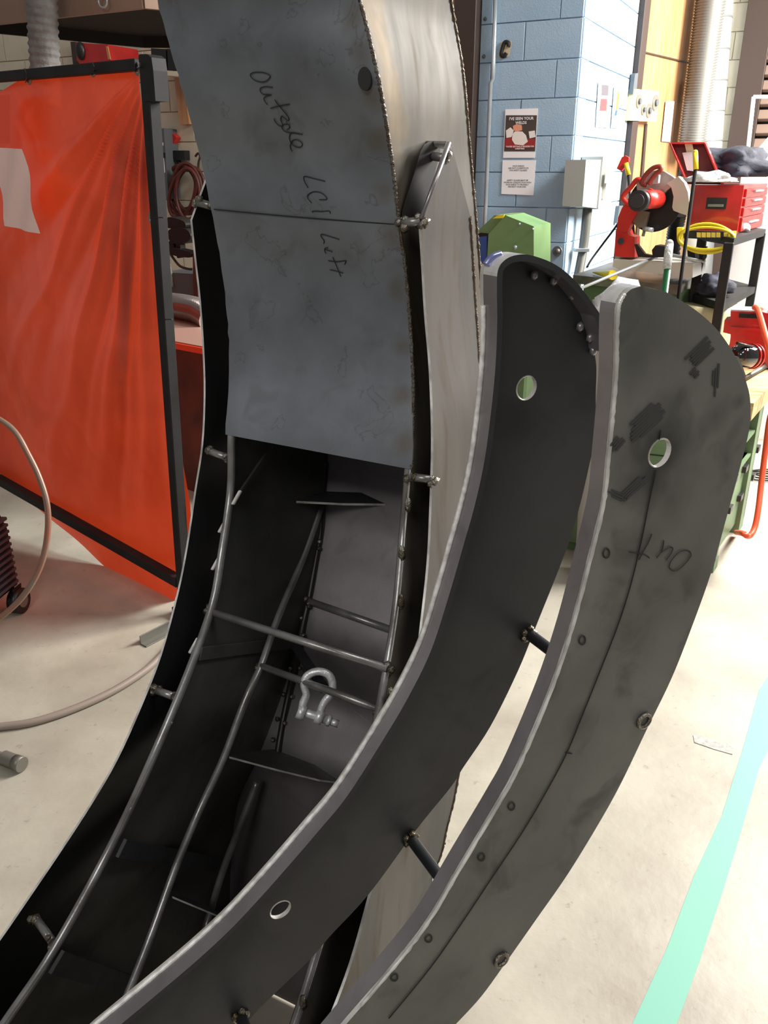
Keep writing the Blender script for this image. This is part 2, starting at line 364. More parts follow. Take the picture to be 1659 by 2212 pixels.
# door 2 (wood, right)
dm = MB().box(PD0+DD*.735-nD*.05+Z*1.6, (1.47, .08, 3.2), (DD, nD, Z), bev=0)
door2 = struct(dm, 'door_2', M_wood, loc=PD0)
def ondoor(x, y, off=0.): return onp(x, y, PD0+nD*off, nD)
MB().box(PD0+DD*.05+nD*.02+Z*1.6, (.10, .06, 3.2), (DD, nD, Z)).obj('jamb', M_brown, door2)
def on_strip(mb, pts, p0, n, t, mi=0): return mb.prism([onp(x, y, p0, n) for x, y in pts], Vector(n)*t, mi)
on_strip(MB(), [(1370, 106), (1487, 134), (1487, 137), (1370, 109)], PD0, nD, .006).obj('transom_joint', M_brown, door2)
for q in ([(1363, 160), (1370, 158), (1366, 202), (1358, 204)], [(1484, 180), (1488, 180), (1482, 222), (1478, 222)], [(1330, 445), (1338, 444), (1332, 480), (1324, 482)]):
    on_strip(MB(), q, PD0+nD*.03, nD, .03).obj('hinge', M_graydark, door2)
on_strip(MB(), [(1394, 268), (1398, 268), (1376, 560), (1370, 560)], PD0, nD, .004).obj('leaf_joint', M_brown, door2)
# right cream wall + shutter
LR = (onp(1590, 200, PD1, nW)-PD1).dot(WD)
block_wall('wall_far_right', PD1, WD, nW, LR, 0.21, 3.0, M_cream, M_creamjoint, uoff=.2, rowoff=onp(1560, 190, PD1, nW).z % .203-.203)
PS = PD1+WD*LR
trim = MB().box(PS+WD*.10+nW*.03+Z*1.8, (.20, .10, 3.6), (WD, nW, Z), bev=.05); struct(trim, 'trim_1', M_brown)
sh = thing('roller_shutter', 'brown louvred roller shutter beside the cream block wall', 'shutter', PS+WD*.9)
zz = .06
while zz < 3.4:
    c = PS+WD*.9+nW*.02+Z*zz
    MB().box(c, (1.4, .05, .078), (WD, (nW*.9+Z*.44).normalized(), (Z*.9-nW*.44).normalized()), bev=.15).obj('slat', M_slat, sh); zz += .108
MB().box(PS+WD*.9-nW*.06+Z*1.8, (1.5, .04, 3.6), (WD, nW, Z), bev=0).obj('back_sheet', M_brown, sh)
# door 1 (left of blue wall) and its brown post
pj = PC-WD*u_on(1027)
struct(MB().box(pj-WD*.07+nW*.03+Z*1.6, (.14, .12, 3.2), (WD, nW, Z), bev=.05), 'trim_2', M_brown)
d1 = struct(MB().box(pj-WD*.60-nW*.04+Z*1.6, (.95, .06, 3.2), (WD, nW, Z), bev=0), 'door_1', M_wood, loc=pj)
on_strip(MB(), [(960, 88), (1010, 88), (1010, 91), (960, 91)], pj, nW, .006).obj('joint', M_brown, d1)
on_strip(MB(), [(1001, 150), (1006, 147), (1003, 192), (998, 194)], pj+nW*.03, nW, .02).obj('hinge', M_graydark, d1)

# -- details on the blue wall
B0 = PC+nW*.010
def bw(x, y, off=0.): return onp(x, y, B0+nW*off, nW)
MB().tube([bw(1071, -40, .02), bw(1065, 170, .02), bw(1060, 180, .02), bw(1047, 500, .02), bw(1046, 540, .02)], .013, 10).obj('conduit', M_galvd, **T('thin grey conduit running up the left of the blue block wall', 'pipe'))
cs = thing('letter_sign', 'black letter C stencilled on a tan patch of the blue wall', 'sign', bw(1091, 122))
MB().prism([bw(x, y) for x, y in ((1082, 90), (1106, 88), (1100, 122), (1076, 125))], nW*.002).obj('patch', mat('tan_paint', (196, 180, 152), .7), cs)
MB().tube(cr([bw(x, y, .004) for x, y in ((1098, 101), (1099, 94), (1093, 91), (1088, 96), (1083, 115), (1084, 120), (1090, 121), (1094, 114))], 4), .012, 6).obj('letter', M_mark, cs)
for k, (x, y) in enumerate(((1048, 41), (1045, 122))):
    MB().blob(bw(x, y, .002), .012, 1).obj('wall_anchor', M_graydark, **T(('upper' if k == 0 else 'lower')+' small dark bolt hole left of the conduit on the blue wall', 'bolt', 'bolt holes in the blue wall'))
ps = thing('poster', 'humorous welding poster with a dark photo taped on the blue wall', 'poster', bw(1125, 342))
pq = lambda pts, off, t, m_, nm, par: MB().prism([bw(x, y, off) for x, y in pts], nW*t).obj(nm, m_, par)
pq([(1092, 236), (1162, 234), (1156, 341), (1087, 341)], 0, .002, M_paper, 'sheet', ps)
pq([(1093, 249), (1160, 249), (1156, 327), (1089, 327)], .002, .001, M_posterbg, 'photo', ps)
pq([(1092, 300), (1104, 296), (1118, 310), (1140, 300), (1156, 300), (1155, 318), (1120, 322), (1090, 318)], .003, .001, M_shirt, 'photo_red', ps)
pq([(1107, 290), (1112, 284), (1128, 284), (1136, 292), (1140, 306), (1130, 314), (1112, 312), (1106, 302)], .004, .001, M_beard, 'photo_pale', ps)
pq([(1108, 272), (1116, 268), (1127, 270), (1128, 281), (1116, 285), (1109, 281)], .004, .001, M_skin, 'photo_peach', ps)
pq([(1093, 282), (1103, 275), (1110, 282), (1105, 296), (1094, 298)], .0035, .001, M_beard, 'photo_cuff', ps)
pq([(1142, 284), (1155, 282), (1157, 296), (1144, 299)], .0035, .001, M_beard, 'photo_cuff', ps)
sz = (bw(1125, 260)-bw(1125, 251)).length
text_mesh("I'VE SEEN YOUR\nWELDS", sz*.95, bw(1126, 259, .005), WD, Z, nW, M_paper, ps, bold=.02)
text_mesh("YOU'RE GETTING A GRINDER FOR\nCHRISTMAS", sz*.5, bw(1123, 318, .005), WD, Z, nW, M_paper, ps, bold=.02)
nt_ = thing('safety_notice', 'white printed safety glasses notice under the welding poster', 'notice', bw(1120, 421))
pq([(1086, 346), (1158, 346), (1152, 422), (1083, 419)], 0, .002, M_paper, 'sheet', nt_)
text_mesh("FACE SHIELDS\nARE NOT A SUBSTITUTE\nFOR SAFETY GLASSES", sz*.52, bw(1120, 360, .002), WD, Z, nW, M_print, nt_, bold=.015)
text_mesh("SAFETY GLASSES MUST BE\nWORN IN CONJUNCTION WITH\nFACE SHIELD TO PROPERLY\nPROTECT YOUR EYES.", sz*.52, bw(1118, 391, .002), WD, Z, nW, M_print, nt_, bold=.015)
hd = thing('round_wall_cap', 'round grey metal cap low on the blue wall', 'wall cap', bw(1205, 552))
MB().cyl(bw(1205, 542), bw(1205, 542)+nW*.02, .030, 20).obj('plate', M_graydark, hd)
MB().blob(bw(1205, 542, .02), (.015, .015, .015), 2).obj('knob', M_dial, hd)
# side face: posters, tag, disconnect box
S0 = PC+WD*.012
def sw(x, y, off=0.): return onp(x, y, S0+WD*off, WD)
sq = lambda pts, off, t, m_, nm, par=None, **k: MB().prism([sw(x, y, off+t) for x, y in pts], -WD*t).obj(nm, m_, par, **k)
s1 = thing('wall_chart', 'white chart with grey and red squares on the white-lit wall side', 'poster', sw(1303, 275))
sq([(1293, 178), (1320, 180), (1312, 276), (1287, 274)], 0, .002, M_paper, 'sheet', s1)
sq([(1300, 183), (1315, 184), (1314, 207), (1299, 206)], .002, .001, mat('chart_grey', (84, 78, 84), .7), 'grey_square', s1)
sq([(1298, 213), (1312, 214), (1310, 240), (1295, 239)], .002, .001, mat('chart_red', (206, 60, 62), .7), 'red_square', s1)
s2 = thing('colour_chart', 'narrow colour strip chart beside the wooden door', 'poster', sw(1330, 275))
sq([(1327, 188), (1340, 190), (1332, 277), (1320, 276)], 0, .002, M_paper, 'sheet', s2)
sq([(1334, 198), (1338, 198), (1334, 238), (1330, 238)], .002, .001, mat('strip_orange', (214, 140, 40), .6), 'orange_band', s2)
sq([(1330, 238), (1334, 238), (1332, 250), (1327, 250)], .002, .001, M_bluep, 'blue_band', s2)
sq([(1249, 347), (1254, 347), (1251, 404), (1241, 403)], 0, .002, M_orangepaper, 'orange_tag', **T('narrow orange paper tag on the pillar corner', 'tag'))
eb = thing('disconnect_box', 'grey electrical disconnect box with lever on the blue pillar side', 'electrical box', sw(1290, 450))
sq([(1266, 345), (1300, 345), (1290, 450), (1258, 446)], 0, .12, M_grayp, 'enclosure', eb)
sq([(1303, 338), (1330, 339), (1318, 452), (1292, 452)], 0, .13, M_grayp, 'cover', eb)
sq([(1314, 355), (1328, 355), (1318, 420), (1306, 430)], .13, .02, mat('pale_lever_plate', (206, 206, 198), .45), 'lever_plate', eb)
sq([(1319, 372), (1324, 372), (1321, 396), (1316, 396)], .15, .03, M_white, 'lever', eb)
MB().tube(cr([sw(1270, 444, .06), sw(1262, 520, .06), sw(1256, 560, .06), sw(1244, 620, .06)], 4), .030, 12).obj('conduit', mat('dark_conduit', (104, 104, 98), .45, .4), **T('thick grey conduit dropping from the disconnect box', 'pipe'))
MB().box(sw(1256, 540, .06), (.09, .05, .02)).obj('pipe_clamp', M_galvd, **T('steel clamp around the thick conduit', 'clamp'))
MB().tube(cr([U(1352, 455, 4.5), U(1330, 490, 4.6), U(1300, 530, 4.75), U(1278, 560, 4.75), U(1268, 577, 4.7)], 5), .006, 6).obj('extension_cable', M_black, **T('thin black power cord hanging from the chop saw to the table', 'cord'))
# door items
dp = thing('dial_panel', 'cream panel with four round grey gauges hung on the wooden door', 'gauge panel', ondoor(1395, 262))
MB().prism([ondoor(x, y, .06) for x, y in ((1370, 192), (1424, 197), (1418, 263), (1361, 260))], -nD*.06).obj('panel', M_creamplate, dp)
for x, y, r in ((1379, 219, .045), (1389, 237, .037), (1401, 239, .05), (1415, 222, .055)):
    p = ondoor(x, y, .06); g = MB().cyl(p, p+nD*.008, r, 20).obj('dial', M_dial, dp)
    MB().cyl(p+nD*.008, p+nD*.022, r*.4, 14).obj('knob', M_graydark, g)
MB().prism([ondoor(x, y) for x, y in ((1438, 219), (1456, 219), (1447, 307), (1429, 305))], nD*.003).obj('door_notice', M_paper, **T('narrow white notice taped on the wooden door', 'notice'))
# ducts by the door
FR = PD1
def fw_(x, y, off): return onp(x, y, FR+nW*off, nW)
p0, p1 = fw_(1543, -60, .51), fw_(1492, 330, .51)
n_ = 64; pth = [p0.lerp(p1, i/n_) for i in range(n_+1)]
pth2 = []; rr = []
for i in range(n_*2+1): pth2.append(p0.lerp(p1, i/(n_*2))); rr.append(.089 if i % 2 else .114)
MB().tube(pth2, rr, 20).obj('corrugated_duct', mat('corrugated_metal', (112, 110, 104), .55, .35), **T('corrugated silver flexible duct hanging in front of the smooth duct', 'duct'))
q0, q1 = fw_(1540, -60, .20), fw_(1490, 640, .20)
gd = thing('smooth_duct', 'wide smooth galvanised duct behind the corrugated duct', 'duct', q1)
MB().cyl(q0, q1, .17, 28).obj('pipe', M_galvd, gd)
for t in (.13, .22, .31, .40, .49, .58): MB().cyl(q0.lerp(q1, t), q0.lerp(q1, t+.004), .174, 28).obj('band', M_dial, gd)
MB().tube([U(1628, 209, 5.2), U(1700, 209, 5.2)], .012, 6).tube([U(1628, 209, 5.2), U(1615, 330, 5.3)], .012, 6).obj('square_wire_rack', M_white, **T('thin white square frame in front of the brown shutter', 'frame'))
# bright white panel at the right edge
wp = [U(1606, 352, 4.7), U(1668, 286, 4.6), U(1760, 270, 4.4), U(1760, 760, 4.6), U(1590, 720, 4.9)]
n_wp = (wp[1]-wp[0]).cross(wp[4]-wp[0]).normalized()
P0 = U(1640, 500, 4.9); nP = Vector((-.35, -.936, 0)).normalized()
wpp = [onp(x, y, P0, nP) for x, y in ((1604, 356), (1640, 318), (1668, 286), (1780, 270), (1780, 900), (1700, 905), (1560, 880), (1575, 600))]
for p in wpp[4:7]: p.z = 0
MB().prism(wpp, -nP*.04).obj('white_board', M_white, **T('large plain white sheet panel standing behind the black cart', 'panel'))

# ================================================================== THE STEEL COLUMN
WC = Vector((.889, -.455, -.041)).normalized(); SC = Vector((.455, .89, 0)).normalized()
ST = [((300, -130), (735, -150), .275, .29), ((345, 0), (772, -15), .285, .288), ((375, 110), (800, 95), .288, .28), ((405, 215), (824, 210), .29, .27), ((438, 340), (845, 345), .293, .268),
      ((462, 452), (862, 487), .295, .27), ((482, 565), (877, 600), .3, .27), ((497, 700), (888, 750), .304, .276), ((500, 800), (892, 860), .307, .28), ((492, 938), (888, 1012), .31, .292),
      ((490, 1060), (877, 1140), .31, .31), ((470, 1200), (863, 1300), .311, .325), ((450, 1310), (843, 1435), .312, .34), ((398, 1455), (811, 1606), .32, .365), ((320, 1640), (762, 1830), .335, .40),
      ((235, 1822), (695, 2052), .357, .46), ((108, 2052), (603, 2335), .37, .51), ((0, 2212), (522, 2530), .385, .57)]
PLs, PRs, DPs = [], [], []
for l, r, L, dp_ in ST:
    a, b_ = ray(*l), ray(*r); t = -L*WC   # minimise |a*zl - b*zr - t|
    aa, bb, ab = a.dot(a), b_.dot(b_), a.dot(b_); at, bt = a.dot(t), b_.dot(t)
    det = -aa*bb+ab*ab; zl = (-bb*at+ab*bt)/det; zr = (aa*bt-ab*at)/det
    PLs.append(CAM+a*zl); PRs.append(CAM+b_*zr); DPs.append(dp_)
def ext(sv, h, wl, wr, dp_):   # continue to the floor outside the frame
    PLs.append(SC*sv+WC*wl+Z*(h-(WC*wl).z)); PRs.append(SC*sv+WC*wr+Z*(h-(WC*wr).z)); DPs.append(dp_)
ext(.36, .47, -.83, -.43, .64); ext(.26, .34, -.85, -.43, .73); ext(.18, .18, -.86, -.43, .80); ext(.13, .004, -.87, -.43, .85)
def interp(L_, n=6): return cr([(p if isinstance(p, Vector) else Vector((p, 0, 0))) for p in L_], n)
NS = 6; ELs = interp(PLs, NS); ERs = interp(PRs, NS); EDs = [v.x for v in interp(DPs, NS)]
NF = len(ELs)
I9 = 9*NS        # front panel ends here
tabs = sorted([((ERs[i].z+ELs[i].z)/2, (ERs[i].dot(SC)+ELs[i].dot(SC))/2, i) for i in range(NF)])
def s_of(h):
    if h <= tabs[0][0]: return tabs[0][1]
    for (a, sa, _), (b_, sb, _) in zip(tabs, tabs[1:]):
        if a <= h <= b_: return sa+(sb-sa)*(h-a)/max(b_-a, 1e-6)
    return tabs[-1][1]
def idx_of(h): return min(range(NF), key=lambda i: abs((ERs[i].z+ELs[i].z)/2-h))
def onfront(x, y, off=0.):
    d = ray(x, y); lo, hi = .5, 1.9
    for _ in range(40):
        m_ = (lo+hi)/2; P = CAM+d*m_
        if P.dot(SC)-s_of(P.z) > off: hi = m_
        else: lo = m_
    return CAM+d*lo
col = thing('steel_column', 'large curved open box column of raw dark steel plate, half its front missing', 'steel sculpture', (ELs[-1]+ERs[-1]+SC*.8)/2)
col.location.z = 0
def jag(i, k, a=.0012): return a*noise.noise(Vector((i*.9, k*7.3, 1.1)))
# front panel
rows = []
for i in range(0, I9+1):
    l = ELs[i]-WC*.002+WC*jag(i, 1, .002)-SC*.0032; r = ERs[i]+WC*(.002+jag(i, 2, .002))-SC*.0032; rows.append([l.lerp(r, k/10) for k in range(11)])
MB().solid(rows, SC*.003, 0, 1).obj('front_panel', [M_front, M_side], col)
# right side, left side, back
def strip(es, n0, n1, off, dfun=lambda i: EDs[i], seg=5, start=0.):
    return [[es[i]+off+SC*(start+(dfun(i)-start)*k/seg) for k in range(seg+1)] for i in range(n0, n1)]
MB().solid(strip(ERs, 0, NF, Vector()), -WC*.003, 0, 1).obj('right_side_panel', [M_side, M_edge], col)
MB().solid(strip(ELs, 0, NF, Vector(), start=.0), WC*.003, 0, 1).obj('left_side_panel', [M_in, M_edge], col)
MB().solid([[(ELs[i]+WC*.003).lerp(ERs[i]-WC*.004, k/8)+SC*(EDs[i]-.003) for k in range(9)] for i in range(NF)], SC*.003, 0).obj('back_panel', [M_inback], col)
def rough_tube(path, r, amp, n=8, seed=0):
    P = []; R = []
    for i, p in enumerate(path):
        P.append(p); R.append(r*(1+amp*noise.noise(Vector((i*.83, seed, 0)))))
    return MB().tube(P, R, n)
dense = cr(PRs[:10], 26)
rough_tube([p+WC*.001-SC*.001 for p in dense], .0028, .6, 7, 3).obj('front_seam_weld', mat('seam_weld', (104, 100, 94), .4, .6, (78, 64, 50), 60, bump=.6, bscale=260), col)
fard = [ERs[i]+SC*EDs[i] for i in range(0, 18*NS)]
rough_tube(cr(fard[::3], 8), .0026, .9, 6, 9).obj('rear_seam_weld', mat('rust_weld', (112, 98, 80), .45, .5, (84, 70, 56), 60, bump=.5, bscale=260), col)
# edge rods
lr = [ELs[i]+WC*.004+SC*.004 for i in range(I9-2, NF)]; rrd = [ERs[i]-WC*.006+SC*.005 for i in range(I9-2, NF)]
MB().tube(lr, .0062, 12).obj('left_edge_rod', M_rod, col, label='long round bar following the left edge of the opening')
MB().tube(rrd, .0062, 12).obj('right_edge_rod', M_rod, col, label='long round bar following the right edge of the opening')
def weldjoint(P, r=.010, n=4, par=None, sd=0):
    mb = MB(); random.seed(sd+int(P.x*1e4) % 97)
    for k in range(n): mb.blob(P+Vector([random.uniform(-1, 1)*r*.6 for _ in range(3)]), r*random.uniform(.5, .8), 1, amp=.5, seed=k)
    return mb.obj('weld', M_weld, par or col)
def bar(a, b_, r, name='cross_rod', m_=None, w=True, wa=True, wb=True, **k):
    o = MB().tube([a, b_], r, 12).obj(name, m_ or M_rod, col, **k)
    if w and wa: weldjoint(a, r*1.6, 4, o)
    if w and wb: weldjoint(b_, r*1.6, 4, o)
    return o
# front cross rod
bar(onfront(450, 1320, .002), onfront(838, 1445, .002), .0058)
def onback(x, y, inset=.008):
    d = ray(x, y); lo, hi = .5, 2.6
    for _ in range(40):
        m_ = (lo+hi)/2; P = CAM+d*m_; i = idx_of(P.z)
        if P.dot(SC) > s_of(P.z)+EDs[i]-inset: hi = m_
        else: lo = m_
    return CAM+d*lo
def onleft(x, y, inset=.008):
    d = ray(x, y); lo, hi = .5, 2.6   # left wall: w coordinate
    for _ in range(40):
        m_ = (lo+hi)/2; P = CAM+d*m_; i = idx_of(P.z)
        if P.dot(WC) < ELs[i].dot(WC)+inset: hi = m_
        else: lo = m_
    return CAM+d*lo
def atdepth(x, y, fr):
    d = ray(x, y); lo, hi = .5, 2.6
    for _ in range(40):
        m_ = (lo+hi)/2; P = CAM+d*m_; i = idx_of(P.z)
        if P.dot(SC) > s_of(P.z)+EDs[i]*fr: hi = m_
        else: lo = m_
    return CAM+d*lo
bar(onback(668, 1299, .012), onback(860, 1366, .012), .0066)
dr = [atdepth(x, y, f) for x, y, f in ((697, 1085, .95), (655, 1205, .8), (602, 1330, .6), (565, 1435, .47), (530, 1512, .42), (482, 1640, .36), (430, 1752, .32), (380, 1872, .3), (330, 2010, .28), (275, 2150, .26), (215, 2290, .25), (150, 2440, .25))]
MB().tube(cr(dr, 5), .0058, 12).obj('diagonal_rod', M_rod, col, label='bright diagonal round bar running the length of the interior')
pa, pb = atdepth(562, 1438, .47), atdepth(822, 1533, .2)
bar(pa, pb, .0058)
# rear corner rods, tacked in pieces
cor = [onback(x, y, .012) for x, y in ((703, 1000), (697, 1060), (692, 1150), (684, 1200), (668, 1290), (655, 1350), (645, 1400), (630, 1470), (615, 1540), (604, 1600), (598, 1640))]
MB().tube(cr(cor, 5), .0062, 10).obj('rear_corner_rod', mat('dark_bar', (64, 64, 62), .4, .6), col)
cor2 = [atdepth(x, y, f) for x, y, f in ((556, 1688, .93), (520, 1780, .9), (480, 1885, .86), (450, 1985, .82), (432, 2040, .78), (400, 2140, .75), (360, 2260, .7))]
MB().tube(cr(cor2, 5), .0066, 12).obj('rear_corner_rod', M_rod, col)
for x, y in ((690, 1170), (690, 1185), (664, 1292), (668, 1310), (652, 1335), (655, 1372), (628, 1443), (648, 1443), (613, 1500), (631, 1505), (600, 1553), (615, 1562), (590, 1598)):
    MB().blob(onback(x, y, .018), .005, 1, amp=.5).obj('tack_weld', M_weld, col)
# gussets
def gus(pts, t=.004, m_=None, name='gusset'):
    MB().prism(pts, Z*-t, 0, 1).obj(name, [m_ or M_in, M_edge], col)
gus([atdepth(495, 1634, .45), atdepth(536, 1624, .72), onback(590, 1618, .005), onback(682, 1652, .005), onback(737, 1690, .004), atdepth(690, 1684, .85), atdepth(600, 1662, .62)])
gus([onleft(640, 1082), onback(700, 1060, .004), onback(780, 1064, .004), onback(832, 1088, .004), atdepth(740, 1087, .85)], m_=M_dark)
gus([atdepth(372, 1936, .3), atdepth(395, 1935, .5), onback(468, 1968, .004), onback(505, 1985, .004), atdepth(470, 1977, .55)], m_=M_dark)
# flat bars on the left wall
def flat(a, b_, wd, t, name='flat_bar', m_=None):
    d = (b_-a).normalized(); n_ = WC; s_ = d.cross(n_).normalized()
    MB().box((a+b_)/2, ((b_-a).length, t, wd), (d, n_, s_), bev=.1).obj(name, m_ or M_in, col)
flat(onleft(432, 1412, .01), onleft(632, 1388, .01), .020, .005)
flat(onleft(262, 1832, .022), onleft(470, 1868, .022), .026, .006, m_=M_dark)
flat(onleft(122, 2078, .022), onleft(278, 2128, .022), .030, .006, m_=M_dark)
flat(onleft(585, 965, .010), onleft(505, 1082, .010), .004, .004)
# hanging strap for the shackle
sa, sb = atdepth(636, 1392, .72), atdepth(704, 1492, .42)
dsb = (sb-sa).normalized(); MB().box((sa+sb)/2, ((sb-sa).length, .016, .005), (dsb, dsb.cross(Z).normalized(), dsb.cross(dsb.cross(Z)).normalized()), bev=.1).obj('hanging_strap', mat('dark_strap', (40, 40, 42), .5, .4), col)
# tack welds along left rod
for x, y in ((506, 1075), (477, 1135), (462, 1216), (414, 1395), (355, 1575), (271, 1757), (163, 1958), (28, 2178)):
    p = onfront(x+5, y, -.001); d_ = (onfront(x-14, y+34, 0)-p).normalized()
    MB().box(p, (.026, .005, .006), (d_, WC, d_.cross(WC).normalized()), bev=.5).obj('tack_weld', M_bright, col)
for x, y in ((882, 1092), (868, 1195), (866, 1300), (843, 1500), (655, 2165)):
    p = onfront(x, y, -.003); MB().blob(p, (.005, .005, .012), 2, amp=.4).obj('tack_weld', M_weld, col)
# ---- left fin plate and right fin plate
def onfr_list(px): return [onfront(x, y) for x, y in px]
bl = [(411, 475), (420, 560), (430, 650), (437, 750), (440, 850), (435, 960), (420, 1060), (402, 1180), (382, 1280), (345, 1415), (300, 1530), (250, 1640), (195, 1735), (130, 1835), (60, 1938), (0, 2025), (-70, 2120), (-150, 2215)]
BF = cr(onfr_list(bl), 4)
BF += [BF[-1]+SC*-.08-Z*.13-WC*.03, BF[-1]+SC*-.12-Z*.3-WC*.04]
BF[-1].z = 0.004
BD_ = [.19 if p.z > 1.1 else .19+.30*min(1, (1.1-p.z)/.35) for p in BF]
t0 = BF[0]; nB = WC; a_ = onp(447, 376, t0, nB)
fb = MB(); rows = [[t0.lerp(a_, u)+((t0+SC*BD_[0]).lerp(a_+SC*.04-Z*.01, u)-t0.lerp(a_, u))*(k/4) for k in range(5)] for u in (1, .66, .33)]+[[p+SC*(BD_[i]*k/4) for k in range(5)] for i, p in enumerate(BF)]
fb.solid(rows, WC*.0035, 0, 1)
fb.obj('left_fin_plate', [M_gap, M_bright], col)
cl = [(909, 482), (914, 560), (921, 680), (931, 800), (936, 950), (932, 1100), (926, 1220), (912, 1350), (900, 1450), (880, 1570), (850, 1740), (800, 1937), (760, 2080), (711, 2212), (660, 2340), (610, 2450)]
CFp = [onfront(x, y, -.004) for x, y in cl]
cb = [(984, 400), (996, 500), (1003, 580), (1010, 680), (1013, 760), (1014, 850)]
CD = [.17, .175, .18, .18, .185, .19, .2, .21, .225, .24, .27, .30, .33, .36, .4, .42]
CF = cr(CFp, 4); CDs = [v.x for v in interp(CD, 4)]
CF += [CF[-1]-SC*.1-Z*.16, CF[-1]-SC*.18-Z*.40]; CDs += [.5, .6]; CF[-1].z = .004
c0 = CF[0]; tip = onp(970, 305, c0, WC); tb = onp(975, 312, c0, WC)
fc = MB(); rows = [[c0.lerp(tip, u)+((c0+SC*CDs[0]).lerp(tb, u)-c0.lerp(tip, u))*(k/5) for k in range(6)] for u in (1, .75, .5, .25)]+[[p+SC*(CDs[i]*k/5) for k in range(6)] for i, p in enumerate(CF)]
fc.solid(rows, -WC*.0035, 0, 1)
fc.obj('right_fin_plate', [M_fin, M_bright], col)
# closing flange behind the right fin, and its top lip
rows = [[p+SC*(CDs[i]-.002)-WC*(.055*k/2) for k in range(3)] for i, p in enumerate(CF)]
MB().solid(rows, SC*.003).obj('fin_back_flange', M_side, col)
lipa = onp(914, 304, c0+WC*-.05, WC)
MB().prism([tip, lipa, lipa+SC*.02-Z*.004, tb-Z*.004], -Z*.003, 0).obj('fin_top_lip', M_edge, col)
bar(tip-Z*.02-WC*.006, lipa-Z*.018+WC*.004, .0055, 'short_rod')
MB().tube([c0+Z*.004, tip-Z*.002], .003, 8).obj('fin_top_weld', M_rim, col)
rough_tube(cr([rows[i][0] for i in range(0, len(rows), 4)], 14), .0024, .9, 6, 5).obj('fin_seam_weld', mat('rust_weld', (0, 0, 0)), col)
sp0 = ERs[5*NS]+WC*.0022
MB().prism(cr([onp(x, y, sp0, WC) for x, y in ((916, 312), (950, 312), (940, 370), (912, 470), (884, 474), (868, 468), (880, 420), (896, 370))], 3, True), WC*.0004).obj('soot_shade_patch', M_sootshade, col)  # soot and the shade of the fin cavity put into one dark patch
# stubs
def stub(a, b_): bar(a, b_, .0058, 'spacer_rod')
stub(onfront(866, 482, .0), onfront(911, 478, .0)); stub(onfront(886, 1030, .0), onfront(934, 1036, .004))
stub(onfront(427, 437, .006), onfront(464, 447, .01)); stub(onfront(447, 972, .008), onfront(494, 990, .004))
stub(onfront(335, 1490, .012), onfront(374, 1504, .004)); stub(onfront(76, 1982, .02), onfront(113, 2034, .004))
spots(M_front, [(ERs[int(k*NS)]-WC*.012-col.location, .020, .55) for k in (1.5, 2.2, 3, 3.8, 4.6, 5.3, 6.2, 7.1, 8, 8.8)], (92, 80, 60))
spots(M_side, [(ERs[int(k*NS)]+SC*.03-col.location, .035, .5) for k in (.6, 1.2, 1.8, 2.4, 3, 3.6)], (150, 126, 88))
# marker line, writing
def stroke(px, f, r=.0009, n=4, k=3):
    P = cr([f(x, y) for x, y in px], k) if len(px) > 2 else [f(*px[0]).lerp(f(*px[1]), i/12) for i in range(13)]
    return P
ml = [onfront(462+400*i/24, 452+33*i/24+2*math.sin(math.pi*i/24), -.0046) for i in range(25)]
MB().tube(ml, .0008, 5).obj('marker_line', M_mark, col)
def z1(p): return (520+p[0]*.2215, 130+p[1]*.2215)
WR = [[(275, 180), (285, 150), (230, 122), (150, 116), (98, 132), (98, 160), (140, 195), (200, 212), (245, 205), (275, 180)],
      [(310, 265), (240, 258), (195, 270), (190, 300), (215, 330), (260, 335), (298, 338)], [(290, 340), (240, 355), (225, 375), (240, 410), (260, 430)],
      [(290, 470), (380, 445), (475, 430)], [(330, 385), (360, 430), (420, 500), (465, 560), (465, 590), (430, 570), (400, 545), (388, 575), (400, 610), (410, 640), (375, 638), (335, 600), (325, 568)],
      [(475, 665), (470, 630), (430, 625), (400, 650), (420, 685), (465, 705), (530, 710), (600, 725)], [(450, 680), (470, 665)], [(440, 600), (448, 603)],
      [(600, 725), (500, 712), (475, 740), (482, 790), (520, 835), (575, 850), (598, 830), (590, 800), (545, 775), (505, 785), (485, 820), (485, 860), (500, 890)],
      [(820, 1180), (720, 1155), (622, 1132), (615, 1165), (630, 1200), (655, 1245)],
      [(765, 1360), (838, 1355), (810, 1310), (760, 1285), (700, 1285), (655, 1315), (655, 1350), (690, 1390)],
      [(700, 1485), (705, 1472), (790, 1475), (860, 1470), (872, 1495)],
      [(960, 1748), (870, 1720), (785, 1698), (790, 1730), (812, 1760), (808, 1790)], [(850, 1830), (822, 1835), (818, 1860), (830, 1885)], [(830, 1848), (860, 1856), (892, 1868)],
      [(852, 1955), (940, 1965), (1020, 1955), (1022, 1970), (1012, 1992)], [(895, 1920), (930, 2000), (975, 2110)], [(870, 2043), (930, 2055), (998, 2075)]]
wr = MB()
for s_ in WR:
    pts = [z1(p) for p in s_]; P = [onfront(x, y, -.0046) for x, y in pts]; wr.tube(cr(P, 4) if len(P) > 2 else P, .0006, 5)
wr.obj('handwriting', M_mark, col)
# drilled dimple near the right edge
hc = onfront(787, 170, -.0075); MB().prism(circ(hc, WC, Z, .0088, 20, .0125), SC*.006).obj('dimple', M_sootshade, col)

